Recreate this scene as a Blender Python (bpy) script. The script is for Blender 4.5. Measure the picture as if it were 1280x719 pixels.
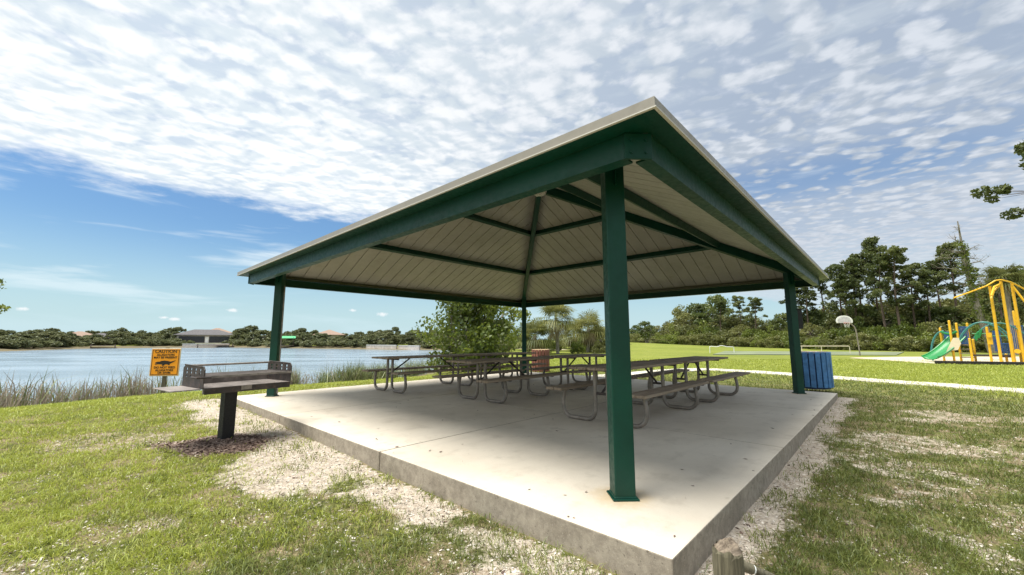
import bpy, math, random
import numpy as np
from mathutils import Vector, Matrix
random.seed(7); rng = np.random.default_rng(11)
for o in list(bpy.data.objects): bpy.data.objects.remove(o)
sc = bpy.context.scene; C = sc.collection
PI = math.pi; S2 = 2 ** .5
def R(d): return math.radians(d)

# ------------------------------------------------------------------ camera
CAM = np.array([-0.9267, -8.7201, 1.1483]); YAW, PITCH, ROLL = .0347, .1299, -.0006; FPX = 502.97
_fw = np.array([math.sin(YAW) * math.cos(PITCH), math.cos(YAW) * math.cos(PITCH), math.sin(PITCH)])
_r = np.array([math.cos(YAW), -math.sin(YAW), 0]); _u = np.cross(_r, _fw)
_r2 = _r * math.cos(ROLL) + _u * math.sin(ROLL); _u2 = -_r * math.sin(ROLL) + _u * math.cos(ROLL)
cam = bpy.data.objects.new('camera', bpy.data.cameras.new('camera')); C.objects.link(cam)
m = Matrix.Identity(4)
for i in range(3):
    m[i][0], m[i][1], m[i][2], m[i][3] = _r2[i], _u2[i], -_fw[i], CAM[i]
cam.matrix_world = m
cam.data.sensor_width = 36; cam.data.lens = FPX / 1280 * 36
cam.data.clip_start = .05; cam.data.clip_end = 3000
sc.camera = cam
def ray(x, y): return _r2 * (x - 640) / FPX + _u2 * (359.5 - y) / FPX + _fw
def on_z(x, y, z):                     # surveyed point: where a sight line meets height z
    d = ray(x, y); return CAM + d * (z - CAM[2]) / d[2]
def at_depth(x, depth, z=0):           # surveyed point: sight line azimuth at horizontal depth
    d = ray(x, 425); f2 = np.array([math.sin(YAW), math.cos(YAW), 0]); t = depth / (d @ f2)
    p = CAM + d * t; p[2] = z; return p
def UV(u, v, z=0): return Vector(((-u + v) / S2, (u + v) / S2, z))

# ------------------------------------------------------------------ light, sky, exposure
SUN_EL, SUN_AZ = 71, -105           # azimuth from +y (view direction), negative = left
w = bpy.data.worlds.new('World'); sc.world = w; w.use_nodes = True
W = w.node_tree; W.nodes.clear()
sun = bpy.data.objects.new('sun', bpy.data.lights.new('sun', 'SUN')); C.objects.link(sun)
sun.data.energy = 3.5; sun.data.angle = R(36); sun.data.color = (1, .95, .86)
sd = Vector((math.sin(R(SUN_AZ)) * math.cos(R(SUN_EL)), math.cos(R(SUN_AZ)) * math.cos(R(SUN_EL)), math.sin(R(SUN_EL))))
sun.rotation_euler = sd.to_track_quat('Z', 'Y').to_euler()
sc.view_settings.view_transform = 'Standard'; sc.view_settings.look = 'None'
sc.view_settings.gamma = 1; sc.view_settings.use_curve_mapping = False
sc.view_settings.exposure = .97

DLO, DHI, LLO, LHI = .30, .62, .46, .90
class NT:
    def __init__(s, t): s.t = t
    def n(s, ty, **k):
        nd = s.t.nodes.new(ty)
        for a, b in k.items(): setattr(nd, a, b)
        return nd
    def put(s, sock, v):
        if isinstance(v, bpy.types.NodeSocket): s.t.links.new(v, sock)
        elif isinstance(v, (tuple, list)) and len(v) == 3 and sock.type == 'RGBA': sock.default_value = (*v, 1)
        else: sock.default_value = v
    def m(s, op, a, b=None, c=None, clamp=False):
        nd = s.n('ShaderNodeMath', operation=op); nd.use_clamp = clamp
        s.put(nd.inputs[0], a)
        if b is not None: s.put(nd.inputs[1], b)
        if c is not None: s.put(nd.inputs[2], c)
        return nd.outputs[0]
    def sm(s, v, a, b, lo=0., hi=1.):
        nd = s.n('ShaderNodeMapRange', interpolation_type='SMOOTHSTEP')
        s.put(nd.inputs[0], v); s.put(nd.inputs[1], a); s.put(nd.inputs[2], b); s.put(nd.inputs[3], lo); s.put(nd.inputs[4], hi)
        return nd.outputs[0]
    def mix(s, f, a, b, blend='MIX'):
        nd = s.n('ShaderNodeMix', data_type='RGBA', blend_type=blend)
        s.put(nd.inputs[0], f); s.put(nd.inputs[6], a); s.put(nd.inputs[7], b); return nd.outputs[2]
    def noise(s, vec, scale, detail=4, rough=.5, dist=0., col=False):
        nd = s.n('ShaderNodeTexNoise'); 
        if vec is not None: s.put(nd.inputs['Vector'], vec)
        nd.inputs['Scale'].default_value = scale; nd.inputs['Detail'].default_value = detail
        nd.inputs['Roughness'].default_value = rough; nd.inputs['Distortion'].default_value = dist
        return nd.outputs[1 if col else 0]
    def vec(s, x, y, z=0.):
        nd = s.n('ShaderNodeCombineXYZ'); s.put(nd.inputs[0], x); s.put(nd.inputs[1], y); s.put(nd.inputs[2], z); return nd.outputs[0]
    def sep(s, v):
        nd = s.n('ShaderNodeSeparateXYZ'); s.put(nd.inputs[0], v); return nd.outputs
    def ramp(s, f, stops):
        nd = s.n('ShaderNodeValToRGB'); s.put(nd.inputs[0], f); e = nd.color_ramp.elements
        for i, (p, c) in enumerate(stops):
            el = e[i] if i < 2 else e.new(p)
            el.position = p; el.color = (*c, 1)
        return nd.outputs[0]
def build_sky():
    g = NT(W)
    tc = g.n('ShaderNodeTexCoord').outputs['Generated']
    x, y, z = g.sep(tc)
    sky = g.n('ShaderNodeTexSky', sky_type='NISHITA'); sky.sun_disc = False
    sky.sun_elevation = R(SUN_EL); sky.sun_rotation = R(SUN_AZ)
    sky.air_density = 1.3; sky.dust_density = .6; sky.ozone_density = 1.6
    zz = g.m('MAXIMUM', z, .03)
    px = g.m('DIVIDE', x, zz); py = g.m('DIVIDE', y, zz)
    P = g.vec(px, py)
    # edge of the altocumulus deck: a straight front crossing the sky
    ndp = g.m('ADD', g.m('MULTIPLY', px, -.63), g.m('MULTIPLY', py, .776))
    edge = g.m('SUBTRACT', 3.42, ndp)
    edge = g.m('ADD', edge, g.m('MULTIPLY', g.m('SUBTRACT', g.noise(P, 2.6, 6, .62), .5), 1.5))
    deck = g.sm(edge, -.2, .42)
    # cells: puffs, drawn out a little along the wind
    warp = g.noise(P, 2.2, 3, .5, 0, True)
    wv = g.n('ShaderNodeVectorMath', operation='MULTIPLY_ADD'); g.put(wv.inputs[0], warp); wv.inputs[1].default_value = (.14, .14, 0); g.put(wv.inputs[2], P)
    mp = g.n('ShaderNodeMapping'); g.put(mp.inputs[0], wv.outputs[0]); mp.inputs['Rotation'].default_value = (0, 0, R(40)); mp.inputs['Scale'].default_value = (1.0, 1.08, 1)
    V = mp.outputs[0]
    def vor(sc_):
        vo = g.n('ShaderNodeTexVoronoi', feature='SMOOTH_F1'); g.put(vo.inputs['Vector'], V); vo.inputs['Scale'].default_value = sc_; vo.inputs['Smoothness'].default_value = .35
        return g.sm(vo.outputs['Distance'], .05, .75, 1., 0.)
    n1 = g.noise(V, 6.5, 7, .58); n2 = g.noise(V, 16, 6, .65); n0 = g.noise(P, 1.1, 4, .55)
    tex = g.m('ADD', g.m('ADD', g.m('MULTIPLY', vor(8.0), .26), g.m('MULTIPLY', vor(17.), .09)), g.m('ADD', g.m('MULTIPLY', n1, .46), g.m('ADD', g.m('MULTIPLY', n2, .12), g.m('MULTIPLY', n0, .38))))
    q = g.m('ADD', g.m('MULTIPLY', g.m('SUBTRACT', px, 1.9), .55), g.m('MULTIPLY', g.m('SUBTRACT', py, 2.35), .83))
    q2 = g.m('SUBTRACT', g.m('MULTIPLY', g.m('SUBTRACT', px, 1.9), .83), g.m('MULTIPLY', g.m('SUBTRACT', py, 2.35), .55))
    band = g.m('MULTIPLY', g.sm(g.m('ABSOLUTE', q), .05, .75, 1., 0.), g.sm(g.m('ABSOLUTE', q2), .3, 1.6, 1., 0.))
    left = g.sm(px, -1.2, 1.4, 1., 0.)
    cov = g.m('ADD', tex, g.m('SUBTRACT', g.m('MULTIPLY', left, .07), g.m('MULTIPLY', band, .16)))
    far = g.sm(z, .12, .34, 1., 0.)
    dens = g.sm(cov, DLO, DHI)
    dens = g.m('MAXIMUM', dens, g.m('MULTIPLY', far, .62))
    dens = g.m('MAXIMUM', dens, g.m('SUBTRACT', .80, g.m('MULTIPLY', band, .48)))
    dens = g.m('MULTIPLY', dens, deck)
    def hgt(off):
        va = g.n('ShaderNodeVectorMath', operation='ADD'); g.put(va.inputs[0], V); va.inputs[1].default_value = off
        return g.noise(va.outputs[0], 7.5, 5, .5)
    rel = g.m('SUBTRACT', hgt((0, 0, 0)), hgt((-.035, .015, 0)))
    lum = g.sm(g.m('ADD', cov, g.m('MULTIPLY', rel, 1.25)), LLO, LHI)
    lum = g.m('ADD', g.m('MULTIPLY', lum, g.m('SUBTRACT', 1., g.m('MULTIPLY', far, .75))), g.m('MULTIPLY', far, .45))
    low = g.mix(left, (3.7, 4.25, 5.0), (6.1, 6.8, 7.3))
    hi = g.mix(left, (5.6, 6.0, 6.6), (8.4, 8.5, 8.55))
    cc = g.mix(lum, low, hi)
    # streaks of thin cirrus over the blue gap and the low sky
    st = g.n('ShaderNodeMapping'); g.put(st.inputs[0], g.vec(g.m('MULTIPLY', g.m('ARCTAN2', x, y), 2.2), g.m('MULTIPLY', z, 17.))); st.inputs['Rotation'].default_value = (0, 0, R(6))
    s1 = g.noise(st.outputs[0], 1.25, 5, .55, .3)
    s1 = g.m('MULTIPLY', g.sm(s1, .50, .68), g.sm(z, .02, .1, .35, .8))
    body = g.mix(s1, g.mix(1., sky.outputs[0], (.58, .78, .98), 'MULTIPLY'), (7.0, 7.7, 8.1))
    hz = g.sm(z, -.02, .24, .85, 0.)
    body = g.mix(hz, body, (4.7, 6.4, 7.0))
    c = g.mix(dens, body, cc)
    c = g.mix(g.m('MULTIPLY', g.sm(z, .0, .2, 1., 0.), g.m('MULTIPLY', deck, .55)), c, (5.0, 6.7, 7.2))
    # a few small cumulus puffs low over the far shore
    for (qx, qy, wd) in ((291, 388, .011), (441, 388, .010), (478, 393, .015), (28, 386, .010), (205, 397, .008), (218, 399, .010)):
        d = ray(qx, qy); d = d / np.linalg.norm(d)
        dx = g.m('SUBTRACT', g.m('ARCTAN2', x, y), float(math.atan2(d[0], d[1]))); dz = g.m('MULTIPLY', g.m('SUBTRACT', z, float(d[2])), 2.6)
        rr = g.m('SQRT', g.m('ADD', g.m('MULTIPLY', dx, dx), g.m('MULTIPLY', dz, dz)))
        rr = g.m('ADD', rr, g.m('MULTIPLY', g.m('SUBTRACT', g.noise(tc, 160, 3), .5), wd * 1.2))
        c = g.mix(g.sm(rr, wd * .2, wd * 1.1, .75, 0.), c, (8., 8.1, 8.2))
    bg = g.n('ShaderNodeBackground'); g.put(bg.inputs[0], c); bg.inputs[1].default_value = .066
    out = g.n('ShaderNodeOutputWorld'); W.links.new(bg.outputs[0], out.inputs[0])
build_sky()

# ------------------------------------------------------------------ materials
def mat(name, build):
    mt = bpy.data.materials.new(name); mt.use_nodes = True; t = mt.node_tree; t.nodes.clear()
    g = NT(t); out = g.n('ShaderNodeOutputMaterial'); s = build(g); t.links.new(s, out.inputs[0]); return mt
def pbsdf(g, col, rough=.6, metal=0., bump=None, bs=.3, bd=.01, spec=.5, coat=0.):
    p = g.n('ShaderNodeBsdfPrincipled'); g.put(p.inputs['Base Color'], col); g.put(p.inputs['Roughness'], rough)
    p.inputs['Metallic'].default_value = metal; p.inputs['Specular IOR Level'].default_value = spec; p.inputs['Coat Weight'].default_value = coat
    if bump is not None:
        b = g.n('ShaderNodeBump'); g.put(b.inputs['Height'], bump); b.inputs['Strength'].default_value = bs; b.inputs['Distance'].default_value = bd
        g.put(p.inputs['Normal'], b.outputs[0])
    return p.outputs[0]
def oc(g): return g.n('ShaderNodeTexCoord').outputs['Object']
def paint(name, col, rough=.4, var=.15, scale=6, metal=0., dirt=None, coat=0., spec=.5):
    def b(g):
        v = oc(g); n = g.noise(v, scale, 6, .6); n2 = g.noise(v, scale * 9, 3, .6)
        c = g.mix(g.sm(n, .3, .7), tuple(x * (1 - var) for x in col), tuple(min(1, x * (1 + var)) for x in col))
        if dirt: c = g.mix(g.m('MULTIPLY', g.sm(g.noise(v, scale * 2.3, 8, .7), .52, .72), .7), c, dirt)
        return pbsdf(g, c, g.sm(n2, .3, .7, rough - .08, rough + .12), metal, n2, .12, .003, spec, coat)
    return mat(name, b)
def fol(name, c1, c2, c3, trans=.35):
    def b(g):
        geo = g.n('ShaderNodeNewGeometry'); oi = g.n('ShaderNodeObjectInfo').outputs['Random']
        isl = geo.outputs['Random Per Island']
        n = g.noise(oc(g), 1.1, 3, .6)
        f = g.m('ADD', g.m('MULTIPLY', isl, .45), g.m('ADD', g.m('MULTIPLY', n, .5), g.m('MULTIPLY', g.m('SUBTRACT', oi, .5), .45)))
        c = g.ramp(f, [(.15, c1), (.85, c3), (.5, c2)])
        d = g.n('ShaderNodeBsdfDiffuse'); g.put(d.inputs[0], c); t = g.n('ShaderNodeBsdfTranslucent'); g.put(t.inputs[0], g.mix(.5, c, c3))
        gl = g.n('ShaderNodeBsdfGlossy'); gl.inputs['Roughness'].default_value = .45; g.put(gl.inputs[0], (.6, .65, .6))
        m1 = g.n('ShaderNodeMixShader'); m1.inputs[0].default_value = trans; g.put(m1.inputs[1], d.outputs[0]); g.put(m1.inputs[2], t.outputs[0])
        m2 = g.n('ShaderNodeMixShader'); m2.inputs[0].default_value = .05; g.put(m2.inputs[1], m1.outputs[0]); g.put(m2.inputs[2], gl.outputs[0])
        return m2.outputs[0]
    return mat(name, b)
M = {}
M['green'] = paint('green_paint', (.001, .043, .027), .42, .15, 2.2, spec=.32)
M['trim'] = paint('tan_trim', (.27, .25, .215), .4, .06, 2); M['lip'] = paint('lit_trim_lip', (.55, .53, .48), .4, .04, 2)  # lip paler than the trim: the light it catches is put into its colour
M['ceil'] = paint('ceiling_panel', (.39, .372, .335), .5, .10, 1.2, dirt=(.29, .265, .22))
M['steel'] = paint('galvanised_steel', (.25, .22, .19), .5, .25, 9, metal=.3, dirt=(.17, .125, .09))
M['dark'] = paint('dark_steel', (.05, .040, .037), .6, .35, 8, metal=.2, dirt=(.15, .09, .06))
M['ash'] = paint('ash_grey_steel', (.22, .195, .18), .75, .3, 6, dirt=(.09, .058, .042))
M['black'] = paint('black_paint', (.007, .007, .008), .6, .3, 5)
M['blue'] = paint('blue_recycled_plastic', (.06, .19, .42), .55, .25, 8)
M['blued'] = paint('deep_blue_plastic', (.012, .035, .11), .5, .1, 5)
M['red'] = paint('faded_red_plastic', (.24, .095, .07), .6, .25, 8)
M['tan'] = paint('tan_plastic', (.55, .42, .24), .6, .1, 8)
M['white'] = paint('white_paint', (.78, .79, .76), .4, .05, 4)
M['yellow'] = paint('yellow_powder_coat', (.80, .46, .02), .4, .08, 4)
M['pgreen'] = paint('bright_green_plastic', (.02, .22, .06), .35, .15, 3)
M['teal'] = paint('teal_tube_paint', (.05, .23, .22), .4, .1, 3)
M['pblue'] = paint('play_blue_paint', (.03, .10, .30), .4, .1, 3)
M['cream'] = paint('cream_plastic', (.68, .60, .43), .4, .08, 3)
M['orange'] = paint('orange_sign_face', (.95, .36, .01), .35, .04, 3)
M['ink'] = paint('sign_ink', (.02, .015, .01), .4, .1, 3)
M['lens'] = paint('frosted_lens', (.62, .56, .50), .3, .08, 10)
M['stucco'] = paint('house_stucco', (.50, .46, .40), .8, .08, 2)
M['roofg'] = paint('grey_shingle', (.10, .095, .10), .8, .25, 3)
M['rooft'] = paint('tan_shingle', (.27, .19, .145), .8, .15, 3)
M['screen'] = paint('dark_screen', (.022, .024, .028), .3, .3, 2)
M['seawall'] = paint('seawall_concrete', (.52, .47, .42), .85, .2, 1.5)
M['timber'] = paint('black_timber_edging', (.02, .018, .016), .7, .3, 3)
def wood(name, c1, c2, along=0, sc_=1., rough=.8):
    def b(g):
        v = oc(g); mp = g.n('ShaderNodeMapping'); g.put(mp.inputs[0], v)
        s = [26 * sc_] * 3; s[along] = 1.3 * sc_; mp.inputs['Scale'].default_value = s
        n = g.noise(mp.outputs[0], 1, 8, .65, .4); n2 = g.noise(v, 2.5, 5, .6); isl = g.n('ShaderNodeNewGeometry').outputs['Random Per Island']
        c = g.mix(g.sm(n, .32, .68), c1, c2)
        c = g.mix(g.m('MULTIPLY', g.sm(n2, .4, .75), .4), c, tuple(x * .6 for x in c1))
        c = g.mix(g.m('MULTIPLY', isl, .35), c, tuple(min(1, x * 1.4) for x in c2))
        return pbsdf(g, c, rough, 0, n, .5, .006, .25)
    return mat(name, b)
M['plank'] = wood('weathered_plank', (.135, .098, .07), (.33, .265, .20))
M['postwood'] = wood('weathered_post', (.030, .027, .018), (.17, .155, .105), 2, 3.4)
M['endgrain'] = wood('split_end_grain', (.03, .022, .017), (.25, .205, .155), 0, 2.6)
def bark(name, c1, c2):
    def b(g):
        v = oc(g); mp = g.n('ShaderNodeMapping'); g.put(mp.inputs[0], v); mp.inputs['Scale'].default_value = (9, 9, 2)
        n = g.noise(mp.outputs[0], 1, 6, .7); return pbsdf(g, g.mix(g.sm(n, .3, .7), c1, c2), .9, 0, n, .8, .03, .2)
    return mat(name, b)
M['bark'] = bark('pine_bark', (.07, .05, .04), (.20, .155, .12))
M['barkg'] = bark('grey_bark', (.13, .115, .095), (.34, .31, .27))
M['pine'] = fol('pine_needles', (.055, .078, .024), (.105, .132, .038), (.18, .20, .065), .42)
M['leafd'] = fol('dark_leaves', (.06, .09, .022), (.11, .145, .036), (.18, .215, .06), .45)
M['leafm'] = fol('mid_green_leaves', (.075, .115, .018), (.15, .195, .03), (.26, .30, .06), .5)
M['leafo'] = fol('olive_leaves', (.09, .105, .03), (.165, .18, .05), (.25, .25, .09), .45)
M['leaff'] = fol('far_shore_leaves', (.085, .10, .045), (.135, .155, .065), (.20, .205, .10), .4)
M['palm'] = fol('palm_fronds', (.07, .09, .025), (.16, .18, .05), (.31, .30, .11), .4)
M['palmdry'] = fol('dry_fronds', (.12, .09, .05), (.24, .19, .11), (.36, .30, .18), .2)
M['reed'] = fol('dry_reed_blades', (.16, .125, .10), (.30, .25, .20), (.44, .40, .30), .3)
M['reedg'] = fol('green_reed_blades', (.05, .075, .02), (.12, .16, .045), (.30, .32, .15), .3)
M['grass'] = fol('grass_blades', (.13, .175, .018), (.29, .345, .034), (.52, .55, .13), .38)
M['worn'] = fol('worn_turf_blades', (.075, .10, .022), (.165, .20, .038), (.36, .37, .12), .3)
M['mulch'] = fol('mulch_chips', (.07, .045, .038), (.17, .115, .095), (.36, .27, .22), .0)
M['shell'] = fol('shell_chips', (.36, .31, .25), (.52, .47, .41), (.72, .68, .62), .0)
M['petal'] = paint('white_petal', (.85, .85, .75), .6, .03, 5)
def concrete(g):
    geo = g.n('ShaderNodeNewGeometry'); v = oc(g); nz = g.sep(geo.outputs['Normal'])[2]
    n = g.noise(v, .55, 6, .6); n2 = g.noise(v, 3.2, 7, .65); n3 = g.noise(v, 60, 4, .7); n4 = g.noise(v, 14, 6, .7)
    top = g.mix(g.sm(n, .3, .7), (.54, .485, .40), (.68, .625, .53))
    top = g.mix(g.m('MULTIPLY', g.sm(n2, .50, .72), .40), top, (.37, .325, .26))
    mp = g.n('ShaderNodeMapping'); g.put(mp.inputs[0], v); mp.inputs['Scale'].default_value = (.6, 7, 1)
    top = g.mix(g.m('MULTIPLY', g.sm(g.noise(mp.outputs[0], 1.2, 5, .6), .5, .75), .16), top, (.40, .37, .31))
    x, y, z = g.sep(v)
    # rust bloom round each column foot, water stains
    for cx, cy in ((-3.96, -3.96), (3.96, -3.96), (-3.96, 3.96), (3.96, 3.96)):
        dx = g.m('SUBTRACT', x, cx); dy = g.m('SUBTRACT', y, cy); rr = g.m('SQRT', g.m('ADD', g.m('MULTIPLY', dx, dx), g.m('MULTIPLY', dy, dy)))
        rr = g.m('ADD', rr, g.m('MULTIPLY', g.m('SUBTRACT', n4, .5), .22))
        top = g.mix(g.sm(rr, .08, .30, .45, 0.), top, (.50, .34, .12))
    top = g.mix(g.m('MULTIPLY', g.sm(g.noise(v, 1.1, 8, .75), .58, .70), .5), top, (.25, .215, .17))
    top = g.mix(g.m('MULTIPLY', g.sm(n3, .62, .72), .5), top, (.22, .19, .15))
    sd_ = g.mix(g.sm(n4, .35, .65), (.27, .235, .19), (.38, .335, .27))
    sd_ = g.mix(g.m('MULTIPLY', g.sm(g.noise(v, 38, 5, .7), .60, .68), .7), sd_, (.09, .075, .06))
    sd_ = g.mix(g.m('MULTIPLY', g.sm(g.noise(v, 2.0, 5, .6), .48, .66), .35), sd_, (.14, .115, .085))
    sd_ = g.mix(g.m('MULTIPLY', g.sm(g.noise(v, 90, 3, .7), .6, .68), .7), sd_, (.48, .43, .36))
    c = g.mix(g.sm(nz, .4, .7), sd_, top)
    h = g.m('ADD', g.m('MULTIPLY', n3, .3), g.m('MULTIPLY', n4, .7))
    return pbsdf(g, c, .85, 0, h, g.sm(nz, .4, .7, 1., .2), .012, .25) if False else pbsdf(g, c, .85, 0, h, .35, .01, .25)
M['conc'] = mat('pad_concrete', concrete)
M['walk'] = paint('sidewalk_concrete', (.60, .56, .48), .85, .08, 1.5, dirt=(.45, .41, .33))
M['court'] = paint('court_asphalt', (.17, .20, .12), .85, .2, .3)
M['playpad'] = paint('playground_surface', (.54, .47, .36), .9, .12, .8)
def ground(g):
    at = g.n('ShaderNodeVertexColor'); at.layer_name = 'cover'
    bare, mulch, farr = g.sep(at.outputs[0])[0:3]; shell = at.outputs['Alpha']
    v = g.n('ShaderNodeNewGeometry').outputs['Position']
    n = g.noise(v, .12, 5, .6); n2 = g.noise(v, 1.3, 6, .65); n3 = g.noise(v, 14, 6, .7); n4 = g.noise(v, 70, 4, .7)
    near = g.mix(g.sm(n3, .35, .65), (.055, .065, .02), (.15, .165, .045))
    near = g.mix(g.m('MULTIPLY', g.sm(n2, .4, .7), .4), near, (.24, .20, .10))
    fg = g.mix(g.sm(n, .35, .65), (.15, .185, .030), (.215, .245, .042))
    fg = g.mix(g.m('MULTIPLY', g.sm(n2, .4, .75), .6), fg, (.28, .275, .085))
    fg = g.mix(g.m('MULTIPLY', g.sm(n3, .42, .65), .6), fg, (.10, .135, .022))
    fg = g.mix(g.m('MULTIPLY', g.sm(g.noise(v, .45, 6, .7), .5, .66), .55), fg, (.13, .165, .028))
    fg = g.mix(g.m('MULTIPLY', g.sm(n4, .5, .7), .5), fg, (.33, .33, .12))
    near = g.mix(g.sm(g.noise(v, 3.2, 5, .7), .42, .62), near, g.mix(g.sm(n4, .4, .65), (.15, .115, .07), (.36, .29, .19)))
    c = g.mix(farr, near, fg)
    zz_ = g.sep(v)[2]
    c = g.mix(g.sm(zz_, -.50, -.34, 1., 0.), c, g.mix(n3, (.10, .085, .05), (.22, .19, .12)))
    sand = g.mix(g.sm(n3, .35, .65), (.34, .28, .22), (.53, .475, .40))
    soil = g.mix(g.sm(n3, .3, .7), (.17, .135, .085), (.42, .35, .26))
    sand = g.mix(g.m('MULTIPLY', g.sm(n4, .5, .66), .6), sand, (.66, .61, .53))
    sand = g.mix(shell, soil, sand)
    sand = g.mix(g.m('MULTIPLY', g.sm(g.noise(v, 33, 5, .7), .56, .68), .6), sand, (.16, .12, .085))
    bm = g.m('ADD', bare, g.m('MULTIPLY', g.m('SUBTRACT', n3, .5), .9))
    c = g.mix(g.sm(bm, .35, .6), c, sand)
    mc = g.mix(g.sm(n4, .4, .62), (.10, .068, .056), (.27, .20, .165))
    c = g.mix(g.sm(g.m('ADD', mulch, g.m('MULTIPLY', g.m('SUBTRACT', n3, .5), .5)), .3, .6), c, mc)
    h = g.m('ADD', n3, g.m('MULTIPLY', n4, .5))
    return pbsdf(g, c, .95, 0, h, .7, .03, .1)
M['ground'] = mat('ground', ground)
def water(g):
    v = g.n('ShaderNodeNewGeometry').outputs['Position']
    mp = g.n('ShaderNodeMapping'); g.put(mp.inputs[0], v); mp.inputs['Rotation'].default_value = (0, 0, R(20)); mp.inputs['Scale'].default_value = (.6, 1.6, 1)
    n = g.noise(mp.outputs[0], 2.6, 5, .6); n2 = g.noise(mp.outputs[0], .12, 3, .5)
    return pbsdf(g, g.mix(g.sm(n2, .3, .7), (.21, .27, .32), (.26, .32, .37)), g.sm(n2, .35, .65, .12, .22), 0, n, .55, .10, .5)
M['water'] = mat('lake_water', water)

# ------------------------------------------------------------------ mesh helpers
class MB:
    def __init__(s): s.v = []; s.f = []
    def add(s, vs, fs):
        b = len(s.v); s.v += [tuple(p) for p in vs]; s.f += [tuple(i + b for i in f) for f in fs]; return s
    def box(s, c, d, rot=None, taper=1.):
        vs = []
        for k, (x, y, z) in enumerate([(-1, -1, -1), (1, -1, -1), (1, 1, -1), (-1, 1, -1), (-1, -1, 1), (1, -1, 1), (1, 1, 1), (-1, 1, 1)]):
            t = taper if z > 0 else 1
            p = Vector((x * d[0] / 2 * t, y * d[1] / 2 * t, z * d[2] / 2))
            if rot is not None: p = rot @ p
            vs.append(p + Vector(c))
        return s.add(vs, [(0, 3, 2, 1), (4, 5, 6, 7), (0, 1, 5, 4), (1, 2, 6, 5), (2, 3, 7, 6), (3, 0, 4, 7)])
    def beam(s, a, b, w_, h, up=(0, 0, 1)):        # box from a to b, w_ across, h along up
        a = Vector(a); b = Vector(b); d = (b - a); L = d.length; d.normalize(); up = Vector(up)
        sd_ = d.cross(up).normalized(); u2 = sd_.cross(d)
        rot = Matrix((d, sd_, u2)).transposed()
        return s.box((a + b) / 2, (L, w_, h), rot)
    def tube(s, pts, r, n=8, cap=True):
        pts = [Vector(p) for p in pts]; rr = r if isinstance(r, (list, tuple)) else [r] * len(pts)
        vs = []; prev = None
        for i, p in enumerate(pts):
            t = (pts[min(i + 1, len(pts) - 1)] - pts[max(i - 1, 0)]).normalized()
            if prev is None: a = t.orthogonal().normalized()
            else: a = (prev - t * prev.dot(t)).normalized()
            prev = a; b = t.cross(a)
            for k in range(n):
                th = 2 * PI * k / n; vs.append(p + (a * math.cos(th) + b * math.sin(th)) * rr[i])
        fs = []
        for i in range(len(pts) - 1):
            for k in range(n):
                fs.append((i * n + k, i * n + (k + 1) % n, (i + 1) * n + (k + 1) % n, (i + 1) * n + k))
        if cap: fs.append(tuple(range(n))[::-1]); fs.append(tuple((len(pts) - 1) * n + k for k in range(n)))
        return s.add(vs, fs)
    def poly(s, pts, z0, z1, plane='xy'):     # extruded outline
        n = len(pts); vs = []
        for z in (z0, z1):
            for p in pts: vs.append((p[0], p[1], z) if plane == 'xy' else (p[0], z, p[1]))
        fs = [tuple(range(n))[::-1], tuple(range(n, 2 * n))] + [(i, (i + 1) % n, n + (i + 1) % n, n + i) for i in range(n)]
        return s.add(vs, fs)
def obj(name, mb, mt, parent=None, bevel=0., smooth=False, loc=None, seg=1):
    me = bpy.data.meshes.new(name); me.from_pydata([tuple(p) for p in mb.v], [], mb.f)
    import bmesh
    bm = bmesh.new(); bm.from_mesh(me); bmesh.ops.recalc_face_normals(bm, faces=bm.faces); bm.to_mesh(me); bm.free()
    me.materials.append(mt)
    if smooth:
        me.polygons.foreach_set('use_smooth', [True] * len(me.polygons))
        try: me.set_sharp_from_angle(angle=R(40))
        except Exception: pass
    o = bpy.data.objects.new(name, me); C.objects.link(o)
    if parent is not None: o.parent = parent
    if loc is not None: o.location = loc
    if bevel:
        bv = o.modifiers.new('b', 'BEVEL'); bv.width = bevel; bv.segments = seg; bv.limit_method = 'ANGLE'; bv.angle_limit = R(50)
    return o
def npmesh(name, verts, quads, mt, parent=None, smooth=False):    # verts (N,3), quads (M,k)
    me = bpy.data.meshes.new(name); verts = np.asarray(verts, np.float32); quads = np.asarray(quads, np.int32)
    k = quads.shape[1]
    me.vertices.add(len(verts)); me.vertices.foreach_set('co', verts.ravel())
    me.loops.add(quads.size); me.loops.foreach_set('vertex_index', quads.ravel())
    me.polygons.add(len(quads)); me.polygons.foreach_set('loop_start', np.arange(0, quads.size, k, dtype=np.int32))
    try: me.polygons.foreach_set('loop_total', np.full(len(quads), k, np.int32))
    except Exception: pass
    if smooth: me.polygons.foreach_set('use_smooth', np.ones(len(quads), bool))
    me.update(calc_edges=True); me.validate(); me.materials.append(mt)
    o = bpy.data.objects.new(name, me); C.objects.link(o)
    if parent is not None: o.parent = parent
    return o
def tag(o, label=None, cat=None, group=None, kind=None):
    if label: o['label'] = label
    if cat: o['category'] = cat
    if group: o['group'] = group
    if kind: o['kind'] = kind
    return o
def thing(name, label, cat, loc=(0, 0, 0), rz=0., group=None, scale=None):
    o = bpy.data.objects.new(name, None); C.objects.link(o); o.location = loc; o.rotation_euler = (0, 0, rz); o.empty_display_size = .2
    if scale: o.scale = scale
    return tag(o, label, cat, group)
def copy_tree(o, parent=None):
    c = o.copy(); C.objects.link(c); c.parent = parent
    for ch in [k for k in bpy.data.objects if k.parent == o]: copy_tree(ch, c)
    return c

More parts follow.
